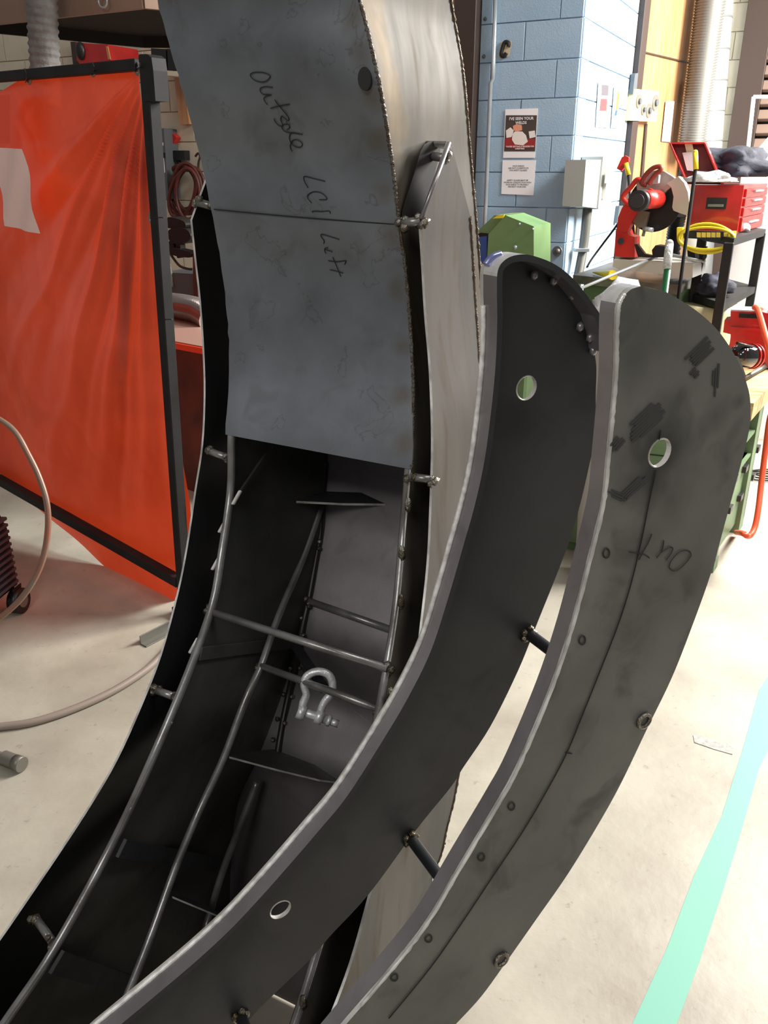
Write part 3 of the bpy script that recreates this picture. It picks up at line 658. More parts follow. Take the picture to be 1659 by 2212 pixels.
# ================================================================== SHACKLE
shp = atdepth(690, 1478, .40); zc = (shp-CAM).dot(FW)
def sp(x, y, dz=0.): return U(x, y, zc+dz)
shk = thing('bow_shackle', 'galvanised bow shackle hanging on a strap inside the open column', 'shackle', sp(690, 1565))
bowp = [(652, 1536), (655, 1518), (662, 1500), (657, 1480), (662, 1462), (678, 1452), (694, 1451), (710, 1458), (718, 1475), (716, 1496), (702, 1515), (694, 1532), (690, 1552)]
MB().tube(cr([sp(x, y) for x, y in bowp], 4), [.0062]*4+[.0062]*45 if False else .0062, 12).obj('bow', M_galv, shk)
for x, y in ((651, 1538), (690, 1548)):
    c = sp(x, y); d_ = (sp(722, 1562)-sp(645, 1532)).normalized(); MB().cyl(c-d_*.006, c+d_*.006, .0115, 18).obj('eye', M_galv, shk)
d_ = (sp(722, 1562)-sp(645, 1532)).normalized()
MB().cyl(sp(645, 1534), sp(706, 1555), .0068, 14).obj('pin', M_galv, shk)
MB().cyl(sp(706, 1555), sp(714, 1558), .009, 6).cyl(sp(714, 1558), sp(731, 1564), .006, 6).obj('pin_nut', M_galv, shk)
MB().tube(cr([sp(700, 1494, .01), sp(740, 1520, .05), sp(780, 1546, .08), sp(812, 1572, .1)], 4), .0006, 4).obj('thin_wire', M_galv, **T('fine pale wire trailing from the shackle across the interior', 'wire'))

# ================================================================== DOUBLE CRESCENT BLADE
n_c = Vector((.464, 0, 0))-UP*.412-FW*.784; NB = Vector((n_c.x, n_c.y, 0)).normalized()
TB = Vector((-NB.y, NB.x, 0)).normalized()     # horizontal, in the plates
if TB.x < 0: TB = -TB
kD = .76
PDn = CAM+ray(1137, 838)*kD; PEn = CAM+ray(1425, 978)*(.826*kD)
def dpl(x, y, off=0.): return onp(x, y, PDn+NB*off, NB)
def epl(x, y, off=0.): return onp(x, y, PEn+NB*off, NB)
Dl = [(1262, 668), (1215, 606), (1170, 568), (1120, 548), (1088, 546), (1062, 556), (1046, 578), (1044, 620), (1045, 690), (1042, 780), (1034, 870), (1020, 980), (1000, 1075), (975, 1165), (945, 1270), (908, 1385), (862, 1480), (813, 1564), (733, 1690), (670, 1767), (607, 1840), (542, 1913), (480, 1978), (408, 2044), (315, 2122), (206, 2212)]
Dr = [(1280, 745), (1288, 790), (1287, 850), (1286, 942), (1274, 1000), (1251, 1098), (1222, 1191), (1159, 1350), (1119, 1449), (1060, 1568), (1000, 1659), (974, 1700), (898, 1794), (797, 1931), (713, 2022), (670, 2072), (565, 2174), (530, 2214)]
El = [(1385, 618), (1362, 626), (1346, 644), (1338, 670), (1335, 730), (1334, 800), (1326, 900), (1316, 1000), (1306, 1091), (1274, 1222), (1238, 1358), (1191, 1497), (1123, 1657), (1079, 1738), (999, 1872), (923, 2000), (844, 2101), (750, 2210)]
Er = [(1440, 631), (1500, 668), (1550, 713), (1590, 772), (1612, 825), (1621, 870), (1618, 930), (1596, 1020), (1568, 1123), (1536, 1238), (1489, 1369), (1449, 1469), (1397, 1576), (1342, 1691), (1294, 1778), (1226, 1889), (1159, 1985), (1095, 2076), (1040, 2152), (985, 2212)]
def ground(P, slope):  # continue a plate edge to the floor
    out = []; p = P[-1].copy(); d = (P[-1]-P[-3]).normalized()
    while p.z > .08:
        d = (d*.86+(TB*-slope[0]-Z*slope[1])*.14).normalized(); p = p+d*.08; out.append(p.copy())
    p.z = .004; out[-1] = p.copy(); return out
dL = cr([dpl(*p) for p in Dl], 5); dR = cr([dpl(*p) for p in Dr], 5)
dLx = dL+ground(dL, (.5, .85)); dRx = dR+ground(dR, (.62, .78))
eL = cr([epl(*p) for p in El], 5); eR = cr([epl(*p) for p in Er], 5)
eLx = eL+ground(eL, (.5, .85)); eRx = eR+ground(eR, (.62, .78))
bl_ = thing('crescent_blade', 'pair of tall dark steel crescent plates joined by short rods, in the foreground', 'steel sculpture', (dLx[-1]+eRx[-1])/2)
def hole_pts(pl, x, y, r): c = pl(x, y); return circ(c, TB, Z, r, 28)
rh = .0118
dholes = [hole_pts(dpl, 1137, 838, rh)[::-1], hole_pts(dpl, 606, 1965, .0115)[::-1]]
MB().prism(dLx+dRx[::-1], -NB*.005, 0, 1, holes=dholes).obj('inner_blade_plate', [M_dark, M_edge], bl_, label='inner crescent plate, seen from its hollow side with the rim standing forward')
MB().prism(eLx[::-1]+eRx, -NB*.005, 0, 1, holes=[hole_pts(epl, 1425, 978, rh)]).obj('outer_blade_plate', [M_E, M_edge], bl_, label='outer crescent plate, its marked face towards the camera')
def rimsweep(L_, cen, th, w0, w1, name, mats, edge_m=1, br=(0, 0)):
    """flat bar bent round the outline: thickness th (inwards), from w0 to w1 along NB"""
    rows = []; m_ = len(L_); mb = MB(); quad = []
    for i, p in enumerate(L_):
        t = (L_[min(i+1, m_-1)]-L_[max(i-1, 0)]).normalized(); inn = t.cross(NB).normalized()
        if inn.dot(cen[i]-p) < 0: inn = -inn
        quad.append([p+NB*w0, p+NB*w1, p+NB*w1+inn*th, p+NB*w0+inn*th])
    k = len(mb.v)
    for q in quad: mb.v += q
    for i in range(m_-1):
        for a in range(4):
            b_ = (a+1) % 4
            mb.f.append((i*4+a, i*4+b_, (i+1)*4+b_, (i+1)*4+a)); mb.m.append(edge_m if a == 1 else (2 if a == 0 and br[0] <= i < br[1] else 0)); mb.sm.append(False)
    mb.f.append((0, 1, 2, 3)); mb.m.append(1); mb.sm.append(False); n4 = (m_-1)*4; mb.f.append((n4, n4+1, n4+2, n4+3)); mb.m.append(1); mb.sm.append(False)
    return mb.obj(name, mats, bl_)
cenD = dpl(1150, 760); 
full = [dpl(*p) for p in ((1282, 748), (1276, 712))]+dL
fullx = full+dLx[len(dL):]
def cenlist(L_, R_, c0):
    out = []
    for i, p in enumerate(L_): out.append(min(R_, key=lambda q: (q-p).length) if p.z < c0.z else c0)
    return out
rimsweep(fullx, cenlist(fullx, dRx, cenD), .0055, 0, .020, 'inner_blade_rim', [M_rim, M_dark, M_bright], 1, (18, 34))
cenE = epl(1460, 800)
etop = cr([epl(*p) for p in ((1612, 825), (1590, 772), (1550, 713), (1500, 668), (1440, 631), (1385, 618))], 5)[:-1]
efull = etop+eLx
rimsweep(efull, cenlist(efull, eRx, cenE), .0055, -.0195, -.0045, 'outer_blade_rim', [M_rim, M_rim, M_bright], 0, (22, 38))
# ground weld line
def offs(L_, o): return [p+NB*o for p in L_]
M_wline = mat('ground_weld_line', (244, 243, 242), .4, .1, (196, 194, 192), 120)
rough_tube(cr([p-TB*.0012+NB*.001 for p in (dL[38::3]+dLx[len(dL):])], 6), .0024, .2, 8, 2).obj('rim_weld', M_wline, bl_)
rough_tube(cr([p-NB*.001 for p in eL[8::3]], 6), .0016, .5, 6, 4).obj('edge_weld', M_bright, bl_)
hb = [dpl(x, y) for x, y in ((1044, 572), (1056, 556), (1075, 549))]
MB().tube(cr([p+NB*.004 for p in hb], 5), .0035, 8).obj('ground_corner', M_blueheat, bl_, label='corner ground shiny with blue heat tint')
for x, y in ((1163, 588), (1205, 600), (1245, 632), (1262, 700), (1283, 724), (1290, 752)):
    MB().blob(dpl(x-8, y+6, .004), (.004, .004, .005), 1, amp=.3).obj('plug_weld', M_rim, bl_)
# hole rims
for pl, x, y, r, nm in ((dpl, 1137, 838, rh, 'D'), (dpl, 606, 1965, .0115, 'D'), (epl, 1425, 978, rh, 'E')):
    c = pl(x, y, -.0025); MB().tube(circ(c, TB, Z, r+.0002, 28), .0014, 6, closed=True).obj('hole_edge', M_bright, bl_)
# spacer rods between the plates and their ends
def spr(x, y, r=.0062):
    a = dpl(x, y, .003); t = (PEn-a).dot(NB); b_ = a+NB*(t+.002)
    o = MB().tube([a, b_], r, 14).obj('spacer_rod', mat('dark_spacer', (70, 72, 76), .35, .6), bl_)
    for k in range(5):
        an = k*1.3; MB().blob(a+(TB*math.cos(an)+Z*math.sin(an))*r*1.05, .0045, 1, amp=.4).obj('weld', M_weld, o)
    c = b_; MB().tube(circ(c, TB, Z, r*1.05, 16), .0022, 6, closed=True).obj('ring_weld', M_weld, o)
    return o
spr(1143, 1370); spr(888, 1812); spr(520, 2196)
# scribed line and writing on the outer plate
ef = lambda x, y: epl(x, y, .0008)
MB().tube(cr([ef(x, y) for x, y in ((1428, 930), (1424, 950))], 2), .0006, 4).obj('marker_line', M_mark, bl_)
MB().tube(cr([ef(x, y) for x, y in ((1418, 1015), (1402, 1085), (1385, 1170), (1362, 1265), (1335, 1350), (1300, 1440), (1262, 1535), (1225, 1625), (1180, 1710), (1130, 1795), (1060, 1900), (1000, 1990), (930, 2090), (840, 2200))], 4), .0006, 5).obj('marker_line', M_mark, bl_)
MB().tube([ef(1222, 1626), ef(1235, 1628)], .0006, 4).obj('marker_tick', M_mark, bl_)
def z2(p): return (1340+p[0]*.1085, 1140+p[1]*.1085)
ow = MB()
for s_ in ([(1380, 470), (1300, 450), (1180, 480), (1080, 570), (1000, 680), (975, 780), (1010, 835), (1085, 860), (1180, 810), (1290, 710), (1380, 600), (1410, 530), (1380, 470)],
           [(865, 250), (850, 370), (820, 470), (770, 540), (720, 600)], [(800, 500), (900, 430), (990, 385), (1040, 400), (1040, 450), (990, 540), (910, 645)],
           [(630, 120), (560, 290), (470, 450), (370, 640)], [(185, 485), (300, 500), (430, 520), (520, 555), (580, 605)]):
    ow.tube(cr([ef(*z2(p)) for p in s_], 4), .0005, 4)
ow.obj('handwriting', M_pencil, bl_)
random.seed(11)
def smear(x0, y0, x1, y1, wpx, n):
    """a rubbed patch of old tape glue: short parallel streaks"""
    mb = MB(); d = Vector((x1-x0, y1-y0, 0)); Ld = d.length; d.normalize(); nn = Vector((-d.y, d.x, 0))
    for k in range(n):
        o = (k/(n-1)-.5)*wpx; a = Vector((x0, y0, 0))+nn*o+d*random.uniform(-.12, .18)*Ld; b_ = Vector((x1, y1, 0))+nn*o-d*random.uniform(-.12, .3)*Ld; h = wpx/n*.62
        mb.prism([ef(*(a-nn*h).xy), ef(*(a+d*h).xy), ef(*(a+nn*h).xy), ef(*(b_+nn*h*.8).xy), ef(*(b_+d*h).xy), ef(*(b_-nn*h*.8).xy)], -NB*.0003)
    mb.obj('residue_mark', M_chisel, bl_)
smear(1535, 741, 1490, 785, 26, 6); smear(1548, 790, 1545, 850, 10, 3); smear(1425, 882, 1366, 938, 34, 7); smear(1345, 944, 1322, 972, 16, 4); smear(1395, 1030, 1345, 1076, 14, 4); smear(1352, 1078, 1318, 1064, 12, 3); smear(1508, 800, 1496, 812, 14, 4)
PB = lambda x, y: epl(x, y)-bl_.location
spots(M_E, [(PB(1425, 978), .045, .75), (PB(1395, 1040), .03, .4), (PB(1545, 900), .018, .4), (PB(1598, 868), .008, .5), (PB(1450, 1075), .03, .35), (PB(1360, 1190), .03, .35), (PB(1255, 1560), .02, .4), (PB(1240, 1300), .016, .35), (PB(1500, 1240), .03, .3), (PB(1380, 720), .05, .35), (PB(1150, 1750), .05, .25), (PB(960, 2120), .06, .25)], (36, 36, 35))
PD_ = lambda x, y: dpl(x, y)-bl_.location
spots(M_dark, [(PD_(1110, 900), .03, .5), (PD_(1285, 840), .03, .5), (PD_(1135, 1380), .02, .5), (PD_(880, 1815), .02, .5)], (18, 18, 18))  # marks by the hole and spacer rods, and a dark spot at the right edge
for x, y in ((1310, 1195), (1258, 1383), (1105, 1742), (1040, 1852), (926, 2028), (852, 2112)):
    MB().tube(circ(ef(x, y), (TB*.9+Z*.4).normalized(), (Z*.9-TB*.4).normalized(), .003, 12, .0045), .0007, 4, closed=True).obj('dimple_ring', M_pencil, bl_)

# ================================================================== LEFT BACKGROUND
class PL:
    """a vertical (or given) plane standing in the shop, on which outlines are laid out"""
    def __init__(s, x, y, z, n): s.p = U(x, y, z); s.n = Vector(n).normalized()
    def __call__(s, x, y, off=0.): return onp(x, y, s.p+s.n*off, s.n)
    def pr(s, mb, pts, depth, off=0., mi=0, mside=None, holes=(), smooth=0):
        P = [s(x, y, off) for x, y in pts]
        if smooth: P = cr(P, smooth, True)
        return mb.prism(P, -s.n*depth, mi, mside, [[s(x, y, off) for x, y in h] for h in holes])
    def part(s, name, pts, depth, m, par=None, off=0., smooth=0, **k):
        return s.pr(MB(), pts, depth, off, smooth=smooth).obj(name, m, par, **k)
# ---- welding curtain on its frame
cd = Vector((-.769, .639, 0)).normalized(); cn = Vector((-cd.y, cd.x, 0)); 
if cn.y > 0: cn = -cn
cp = onh(400, 1262, .13)
def cpl(x, y, off=0.): return onp(x, y, cp+cn*off, cn)
fr_ = thing('curtain_frame', 'black square tube frame holding the orange welding curtain', 'frame', Vector((cp.x, cp.y, 0)))
def sqbar(a, b_, w_, name, par, m_=None, side=None):
    d = (b_-a).normalized(); s_ = (side or cn); s_ = (s_-d*s_.dot(d)).normalized()
    return MB().box((a+b_)/2, ((b_-a).length, w_, w_), (d, s_, d.cross(s_)), bev=.15).obj(name, m_ or M_blackpaint, par)
topc, botc = cpl(316, 122), cpl(397, 1262)
pw = .040
sqbar(cpl(319, 118), botc, pw, 'post', fr_)
sqbar(cpl(-400, 202), cpl(300, 140), .032, 'top_rail', fr_)
sqbar(cpl(-400, 810), cpl(388, 1257), .040, 'bottom_rail', fr_)
MB().prism([cpl(x, y, .024) for x, y in ((299, 124), (318, 117), (327, 124), (331, 152), (336, 218), (311, 219), (304, 165))], -cn*.05).obj('corner_bracket', M_blackpaint, fr_)
foot = Vector((botc.x, botc.y, 0))
MB().box(foot+Z*.02-cn*.03, (.05, .16, .04), (cd, cn, Z)).obj('foot', M_blackpaint, fr_)
MB().box(foot+Z*.075, (.04, .04, .12), (cd, cn, Z)).obj('foot_post', M_blackpaint, fr_)
fp2 = cpl(-400, 810); MB().box(Vector((fp2.x, fp2.y, fp2.z/2)), (.04, .04, fp2.z), (cd, cn, Z)).obj('foot_post', M_blackpaint, fr_)
tl = cpl(-400, 202); MB().box(Vector((tl.x, tl.y, (fp2.z+tl.z)/2)), (.04, .04, tl.z-fp2.z), (cd, cn, Z)).obj('post', M_blackpaint, fr_)
# the sheet
top = cr([cpl(x, y, -.02) for x, y in ((-395, 228), (-280, 226), (-150, 226), (-60, 214), (0, 198), (55, 168), (128, 158), (200, 150), (250, 140), (292, 137), (300, 148))], 6)
bot = cr([cpl(x, y, -.03) for x, y in ((-395, 800), (-280, 850), (-150, 912), (-60, 968), (0, 1022), (60, 1078), (110, 1121), (170, 1170), (240, 1236), (310, 1275), (376, 1300))], 6)
rt = cr([cpl(x, y, -.03) for x, y in ((300, 148), (303, 200), (318, 300), (335, 480), (345, 640), (358, 760), (377, 900), (402, 1040), (412, 1110), (408, 1180), (376, 1300))], 6)
lf = cr([cpl(x, y, -.03) for x, y in ((-395, 228), (-395, 420), (-395, 620), (-395, 800))], 6)
def samp(L_, t):
    f = t*(len(L_)-1); i = min(int(f), len(L_)-2); return L_[i].lerp(L_[i+1], f-i)
rng_c = cpl(296, 148); NUc, NVc = 260, 180; rows = []
for j in range(NVc+1):
    v = j/NVc; r = []
    for i in range(NUc+1):
        u = i/NUc
        P = samp(top, u)*(1-v)+samp(bot, u)*v+samp(lf, v)*(1-u)+samp(rt, v)*u-(top[0]*(1-u)*(1-v)+top[-1]*u*(1-v)+bot[0]*(1-u)*v+bot[-1]*u*v)
        q = P-rng_c; a = q.dot(cd); b_ = -q.z; dist = math.hypot(a, b_); ph = math.atan2(a, b_)
        fold = 0
        for p0_, wd, am in ((.0, .03, .03), (.09, .035, -.026), (.19, .035, .034), (.27, .02, -.02), (.36, .03, .026), (.46, .03, -.024), (.56, .035, .028), (.72, .05, -.022), (.84, .03, .024), (.97, .05, -.018), (1.12, .05, .016)):
            fold += am*math.exp(-((ph-p0_-.06*noise.noise(Vector((dist*2, p0_*9, 0))))/wd)**2)
        fall = min(1, dist/.30)**1.3*math.exp(-max(0, dist-.15)*1.1)
        edge = min(1, 6*min(u, 1-u, v, 1-v)+.05)
        big = .035*math.sin(u*9+v*2.5)*v+.02*noise.noise(Vector((u*3.2, v*2.2, 4)))+.012*noise.noise(Vector((u*9, v*3, 8)))
        cr_ = .004*abs(noise.noise(Vector((u*16+v*7, v*13-u*5, 2))))
        r.append(P+cn*((fold*1.3*fall+big+cr_)*edge))
    rows.append(r)
cur = MB().grid(rows).obj('welding_curtain', M_curtain, **T('wrinkled translucent orange vinyl sheet tied to the black frame', 'welding curtain'))
for x, y in ((296, 148), (200, 152), (62, 170), (328, 471)):
    p = cpl(x, y, .004); MB().tube(circ(p, cd, Z, .012, 16, .016), .004, 6, closed=True).obj('grommet', M_dial, cur)
for a, b_ in (((55, 178), (53, 148)), ((200, 158), (199, 134)), ((326, 470), (354, 470)), ((352, 690), (373, 690)), ((296, 150), (304, 135))):
    MB().tube(cr([cpl(*a, .0), cpl((a[0]+b_[0])/2+4, (a[1]+b_[1])/2, .034), cpl(*b_, .028)], 4), .0018, 5).obj('tie_wire', M_black, cur)
M_pap2 = mat('frosted_sheet', (250, 214, 206), .5)
MB().grid([[samp([cpl(-20, 318, .05), cpl(50, 322, .05)], i/8).lerp(samp([cpl(14, 488, .05), cpl(83, 505, .05)], i/8), j/10)+cn*.008*math.sin(i*1.1+j*.8) for i in range(9)] for j in range(11)]).obj('frosted_patch', M_pap2, cur, label='pale frosted sheet stuck on the curtain')
MB().grid([[cpl(-30+52*i/4, 205+105*j/6, .045)+cd*0 for i in range(5)] for j in range(7)]).obj('glow_patch', mat('orange_glow', (255, 74, 36), .4), cur, label='brighter orange patch, light through the curtain put into its colour')  # light coming through a hole, put in as a brighter coloured patch
# ---- exhaust hood over the welding bay and its hose
HH = 2.16
hoodp = [onh(x, y, HH) for x, y in ((-200, 76), (150, 38), (312, 20), (420, 28), (400, 104), (310, 100), (150, 92), (-200, 68))]
hc_ = [onh(-260, 82, HH), onh(312, 19, HH), onh(430, 30, HH), onh(430, 104, HH), onh(310, 103, HH), onh(0, 73, HH)]
hood = thing('exhaust_hood', 'big brown sheet metal exhaust hood hanging above the welding curtain', 'hood', hc_[1])
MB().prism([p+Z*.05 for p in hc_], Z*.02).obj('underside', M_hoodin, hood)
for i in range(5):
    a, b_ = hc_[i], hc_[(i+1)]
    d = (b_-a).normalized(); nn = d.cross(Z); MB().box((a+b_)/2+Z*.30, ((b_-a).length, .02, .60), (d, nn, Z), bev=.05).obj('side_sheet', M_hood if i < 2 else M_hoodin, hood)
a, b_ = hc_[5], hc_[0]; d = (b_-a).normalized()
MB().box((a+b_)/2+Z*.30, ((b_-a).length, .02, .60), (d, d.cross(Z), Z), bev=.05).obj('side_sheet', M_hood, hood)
hr = onp(222, 2, hc_[1]+nW*.04, (hc_[1]-hc_[0]).cross(Z).normalized())
MB().tube(circ(hr, (hc_[1]-hc_[0]).normalized(), Z, .022, 18), .004, 6, closed=True).obj('lifting_ring', M_galvd, hood)
fx = thing('ribbed_hose', 'grey ribbed fabric exhaust hose hanging behind the top of the frame', 'duct', U(95, 140, 3.3))
P = cr([U(86, -80, 3.15), U(90, 0, 3.2), U(93, 70, 3.25), U(97, 140, 3.3), U(100, 230, 3.35)], 16); R = [(.055 if i % 4 in (0, 1) else .0595)*(1+.04*noise.noise(Vector((i, 0, 0)))) for i in range(len(P))]
MB().tube(P, R, 20).obj('hose', M_flex, fx)
# ---- things on the back wall, left
def lw(x, y, off=0.): return onp(x, y, PC+nW*(.012+off), nW)
def lpart(name, pts, off, t, m_, par=None, **k): return MB().prism([lw(x, y, off+t) for x, y in pts], -nW*t).obj(name, m_, par, **k)
lpart('red_cabinet', [(164, 92), (232, 96), (240, 134), (172, 138), (166, 130)], .05, .3, M_red, **T('red round-ended reel case behind the hood, above the curtain', 'reel'))
MB().blob(lw(174, 110, .36), (.035, .02, .06), 2).obj('reel_hub', M_black, D.objects['red_cabinet'])
lpart('hub_strap', [(228, 100), (232, 100), (238, 128), (233, 128)], .36, .01, mat('tan_strap', (190, 130, 80), .6), D.objects['red_cabinet'])
lpart('brown_post', [(152, 90), (162, 90), (168, 142), (158, 142)], .0, .08, M_brown, **T('brown upright post beside the red reel case', 'post'))
lpart('wall_shelf', [(326, 150), (420, 156), (422, 168), (326, 160)], .0, .30, M_cream, **T('cream wooden wall shelf to the right of the curtain frame', 'shelf'))
lpart('black_case', [(326, 104), (358, 106), (360, 150), (328, 148)], .04, .22, M_black, **T('black case on the cream wall shelf, next to the frame', 'case'))
lpart('black_speaker', [(361, 106), (410, 108), (416, 154), (363, 151)], .04, .22, mat('black_speaker_box', (16, 17, 19), .5), **T('black boxy speaker on the shelf beside the steel column', 'speaker'))
bd = thing('wall_cleat', 'short varnished wooden boards fixed upright under the cream shelf', 'board', lw(398, 270))
lpart('board', [(376, 166), (396, 170), (408, 268), (388, 270)], .0, .06, M_wood, bd); lpart('board', [(398, 170), (414, 176), (420, 258), (409, 262)], .0, .03, M_wood, bd)
ep = thing('wall_breaker_box', 'grey electrical panel with white labels behind the curtain post', 'electrical panel', lw(355, 430))
lpart('box', [(336, 276), (354, 278), (364, 430), (346, 432)], .0, .14, M_graydark, ep)
lpart('label', [(342, 308), (352, 308), (352, 314), (343, 314)], .14, .003, M_white, ep); lpart('label', [(346, 340), (353, 340), (356, 373), (348, 373)], .14, .003, M_white, ep)
lpart('handle', [(346, 330), (353, 330), (353, 340), (346, 340)], .14, .02, M_black, ep)
wc = thing('cable_clamp', 'black handle with a red grip hung left of the hose coil', 'clamp', lw(368, 355))
lpart('body', [(362, 318), (369, 322), (372, 340), (370, 356), (362, 358), (360, 335)], .0, .05, M_black, wc); lpart('grip', [(362, 312), (370, 286), (381, 297), (370, 318)], .0, .05, M_red, wc)
oc = thing('wall_outlet', 'square black outlet box with a cord above the hose coil', 'outlet', lw(386, 346))
lpart('box', [(374, 325), (398, 325), (399, 346), (375, 346)], .0, .06, M_black, oc)
MB().tube([lw(386, 344, .04), lw(388, 352, .04), lw(394, 372, .05)], .012, 8).obj('cord', M_black, oc)
lc_ = thing('hose_coil', 'coil of dark red air hose hung on a hook on the cream wall', 'hose', lw(395, 470))
random.seed(3)
for k in range(7):
    cx_, cy_ = 402+random.uniform(-9, 9), 410+random.uniform(-6, 10); rx_, ry_ = 26+random.uniform(-5, 6), 52+random.uniform(-8, 6); tl_ = random.uniform(-.35, .35)
    P = []
    for i in range(32):
        a = 2*math.pi*i/32; x_ = rx_*math.cos(a); y_ = ry_*math.sin(a); P.append(lw(cx_+x_*math.cos(tl_)-y_*math.sin(tl_), cy_+x_*math.sin(tl_)+y_*math.cos(tl_), .05+k*.022))
    MB().tube(P, .013, 8, closed=True).obj('loop', M_redhose, lc_)
MB().tube(cr([lw(x, y, .04) for x, y in ((422, 338), (428, 331), (432, 338), (429, 352), (428, 372), (424, 386))], 4), .008, 6).obj('hook', M_brown, lc_)
# bench behind the curtain
bb = thing('bay_bench', 'low bench with a pale top in a painted pink glow and red brown front behind the frame', 'bench', lw(400, 1100))
bz = .80
bt = [onh(x, y, bz) for x, y in ((345, 663), (480, 662), (480, 756), (366, 735))]
MB().prism(bt, -Z*.03).obj('top', M_redlit, bb)
f0, f1 = bt[3], bt[2]
fd = (f1-f0).normalized(); MB().prism([f0-Z*.03, f1-Z*.03, Vector((f1.x, f1.y, 0)), Vector((f0.x, f0.y, 0))], Vector((fd.y*-1, fd.x, 0))*.9).obj('front', M_redwood, bb)
MB().box((f0+f1)/2-Z*.02, ((f1-f0).length, .03, .03), (fd, Vector((-fd.y, fd.x, 0)), Z)).obj('front_edge', M_orangehose, bb)
fo = thing('foil_hose', 'crinkled silver foil duct lying on the pink topped bench', 'duct', U(400, 690, 4.4))
P = cr([U(340, 655, 4.9), U(372, 660, 4.8), U(400, 664, 4.7), U(430, 672, 4.62), U(455, 690, 4.55)], 14); MB().tube(P, [.056 if i % 2 else .072 for i in range(len(P))], 18).obj('hose', M_alu, fo)
gb = thing('grey_machine_base', 'grey metal box behind the foil duct', 'machine', U(400, 650, 5.4))
g = PL(400, 620, 5.3, nW); g.part('box', [(350, 588), (425, 592), (428, 660), (430, 1000), (372, 1000), (356, 650)], .3, M_graydark, gb)
g.part('pipe', [(416, 540), (424, 540), (428, 650), (418, 650)], .05, M_redwood, gb, off=.05)
dk = thing('bench_vise_press', 'dark cluttered drill vise hanging behind the post below the hose coil', 'vise', U(400, 540, 5.2))
dkp = PL(400, 520, 5.15, nW)
for pts, dpth, of in (([(360, 470), (385, 473), (400, 482), (396, 494), (362, 492)], .1, 0), ([(362, 500), (378, 492), (402, 495), (412, 510), (405, 522), (385, 528), (366, 520)], .16, .02), ([(380, 525), (388, 524), (390, 552), (382, 556)], .05, .0), ([(370, 535), (384, 538), (410, 545), (412, 556), (392, 555), (372, 550)], .07, .03), ([(362, 522), (374, 526), (376, 545), (364, 545)], .08, .0)):
    dkp.pr(MB(), pts, dpth, of, smooth=3).obj('casting', M_black, dk)
MB().tube(cr([dkp(x, y) for x, y in ((366, 545), (376, 560), (388, 574), (402, 580), (414, 582))], 4), .008, 6).obj('cable', M_brown, dk)
MB().tube(cr([dkp(x, y, -.02) for x, y in ((360, 550), (366, 580), (372, 620))], 8), [.014 if i % 2 else .018 for i in range(17)], 8).obj('spring', M_dial, dk)
# ---- welder on casters and hoses, floor bits at left
we = thing('welding_machine', 'black louvred welding power source on casters at the left edge', 'welder', onh(-20, 1300, 0))
wc0, wc1 = onh(38, 1262, .10), onh(-120, 1392, .10)
wd_ = (wc1-wc0).normalized(); wn = Vector((wd_.y, -wd_.x, 0)); 
if wn.x < 0: wn = -wn
# body: right side face seen through the louvres
A = wc0; Bq = wc1
MB().prism([A, Bq, Bq+Z*.42, A+Z*.34+wd_*.04, A+Z*.24], -wn*.30).obj('body', M_black, we)
for k in range(11):
    z_ = .03+k*.026
    MB().box(A+wd_*(.20)+wn*.012+Z*z_, (.36, .022, .012), (wd_, wn, Z), bev=.3).obj('louvre', mat('welder_louvre', (52, 54, 60), .4), we)
cst = onh(45, 1322, 0)+Z*.052
MB().cyl(cst-wn*.02, cst+wn*.02, .05, 24).obj('caster', M_black, we); MB().cyl(cst-wn*.024, cst+wn*.024, .026, 18).obj('caster_hub', M_dial, we)
MB().prism([cst+Z*.06+wd_*.03, cst+Z*.06-wd_*.03, cst-wd_*.012-Z*.01, cst+wd_*.012-Z*.01], wn*.004).obj('caster_fork', M_blackpaint, we)
zl = 2.15
lp_ = [(-420, 1180), (-300, 960), (-160, 880), (-60, 880), (0, 906), (35, 935), (62, 982), (85, 1030), (102, 1085), (105, 1140), (96, 1200), (76, 1250), (45, 1295), (0, 1335), (-60, 1370), (-140, 1400)]
MB().tube(cr([U(x, y, zl) for x, y in lp_], 6), .0065, 10).tube(cr([U(x-5, y-1, zl+.012) for x, y in lp_], 6), .004, 8).obj('twin_hose', M_copper, we)
MB().tube(cr([onh(x, y, .012) for x, y in ((-620, 1500), (-380, 1545), (-200, 1575), (-80, 1580), (0, 1570), (70, 1560), (150, 1535), (230, 1500), (290, 1465), (335, 1430), (380, 1380), (420, 1320), (450, 1240))], 5), .0125, 12).obj('floor_hose', M_greyhose, **T('grey hose curving across the floor left of the steel column', 'hose'))
cn_ = thing('cable_connector', 'small ribbed metal cable connector lying on the floor at left', 'connector', onh(24, 1650, 0))
a, b_ = onh(-12, 1630, .024), onh(48, 1652, .024); dd = (b_-a).normalized()
MB().cyl(a, a.lerp(b_, .38), .014, 16).obj('cable_end', M_dial, cn_)
MB().tube([a.lerp(b_, .3+.45*i/12) for i in range(13)], [.022 if i % 2 else .019 for i in range(13)], 18).obj('ribbed_collar', M_dial, cn_)
MB().cyl(a.lerp(b_, .74), b_, .0225, 18).obj('plug_end', mat('dull_metal', (120, 118, 110), .45, .6), cn_)
# angle iron offcut
ai = MB(); a, b_ = onh(322, 1388, .003), onh(372, 1362, .003); dd = (b_-a).normalized(); sd_ = Vector((-dd.y, dd.x, 0))
ai.box((a+b_)/2, ((b_-a).length+.05, .034, .004), (dd, sd_, Z)).box((a+b_)/2+sd_*.016+Z*.016, ((b_-a).length+.05, .004, .034), (dd, sd_, Z))
ai.obj('angle_offcut', mat('dull_metal', (0, 0, 0)), **T('short steel angle offcut on the floor beside the left fin', 'steel offcut'))

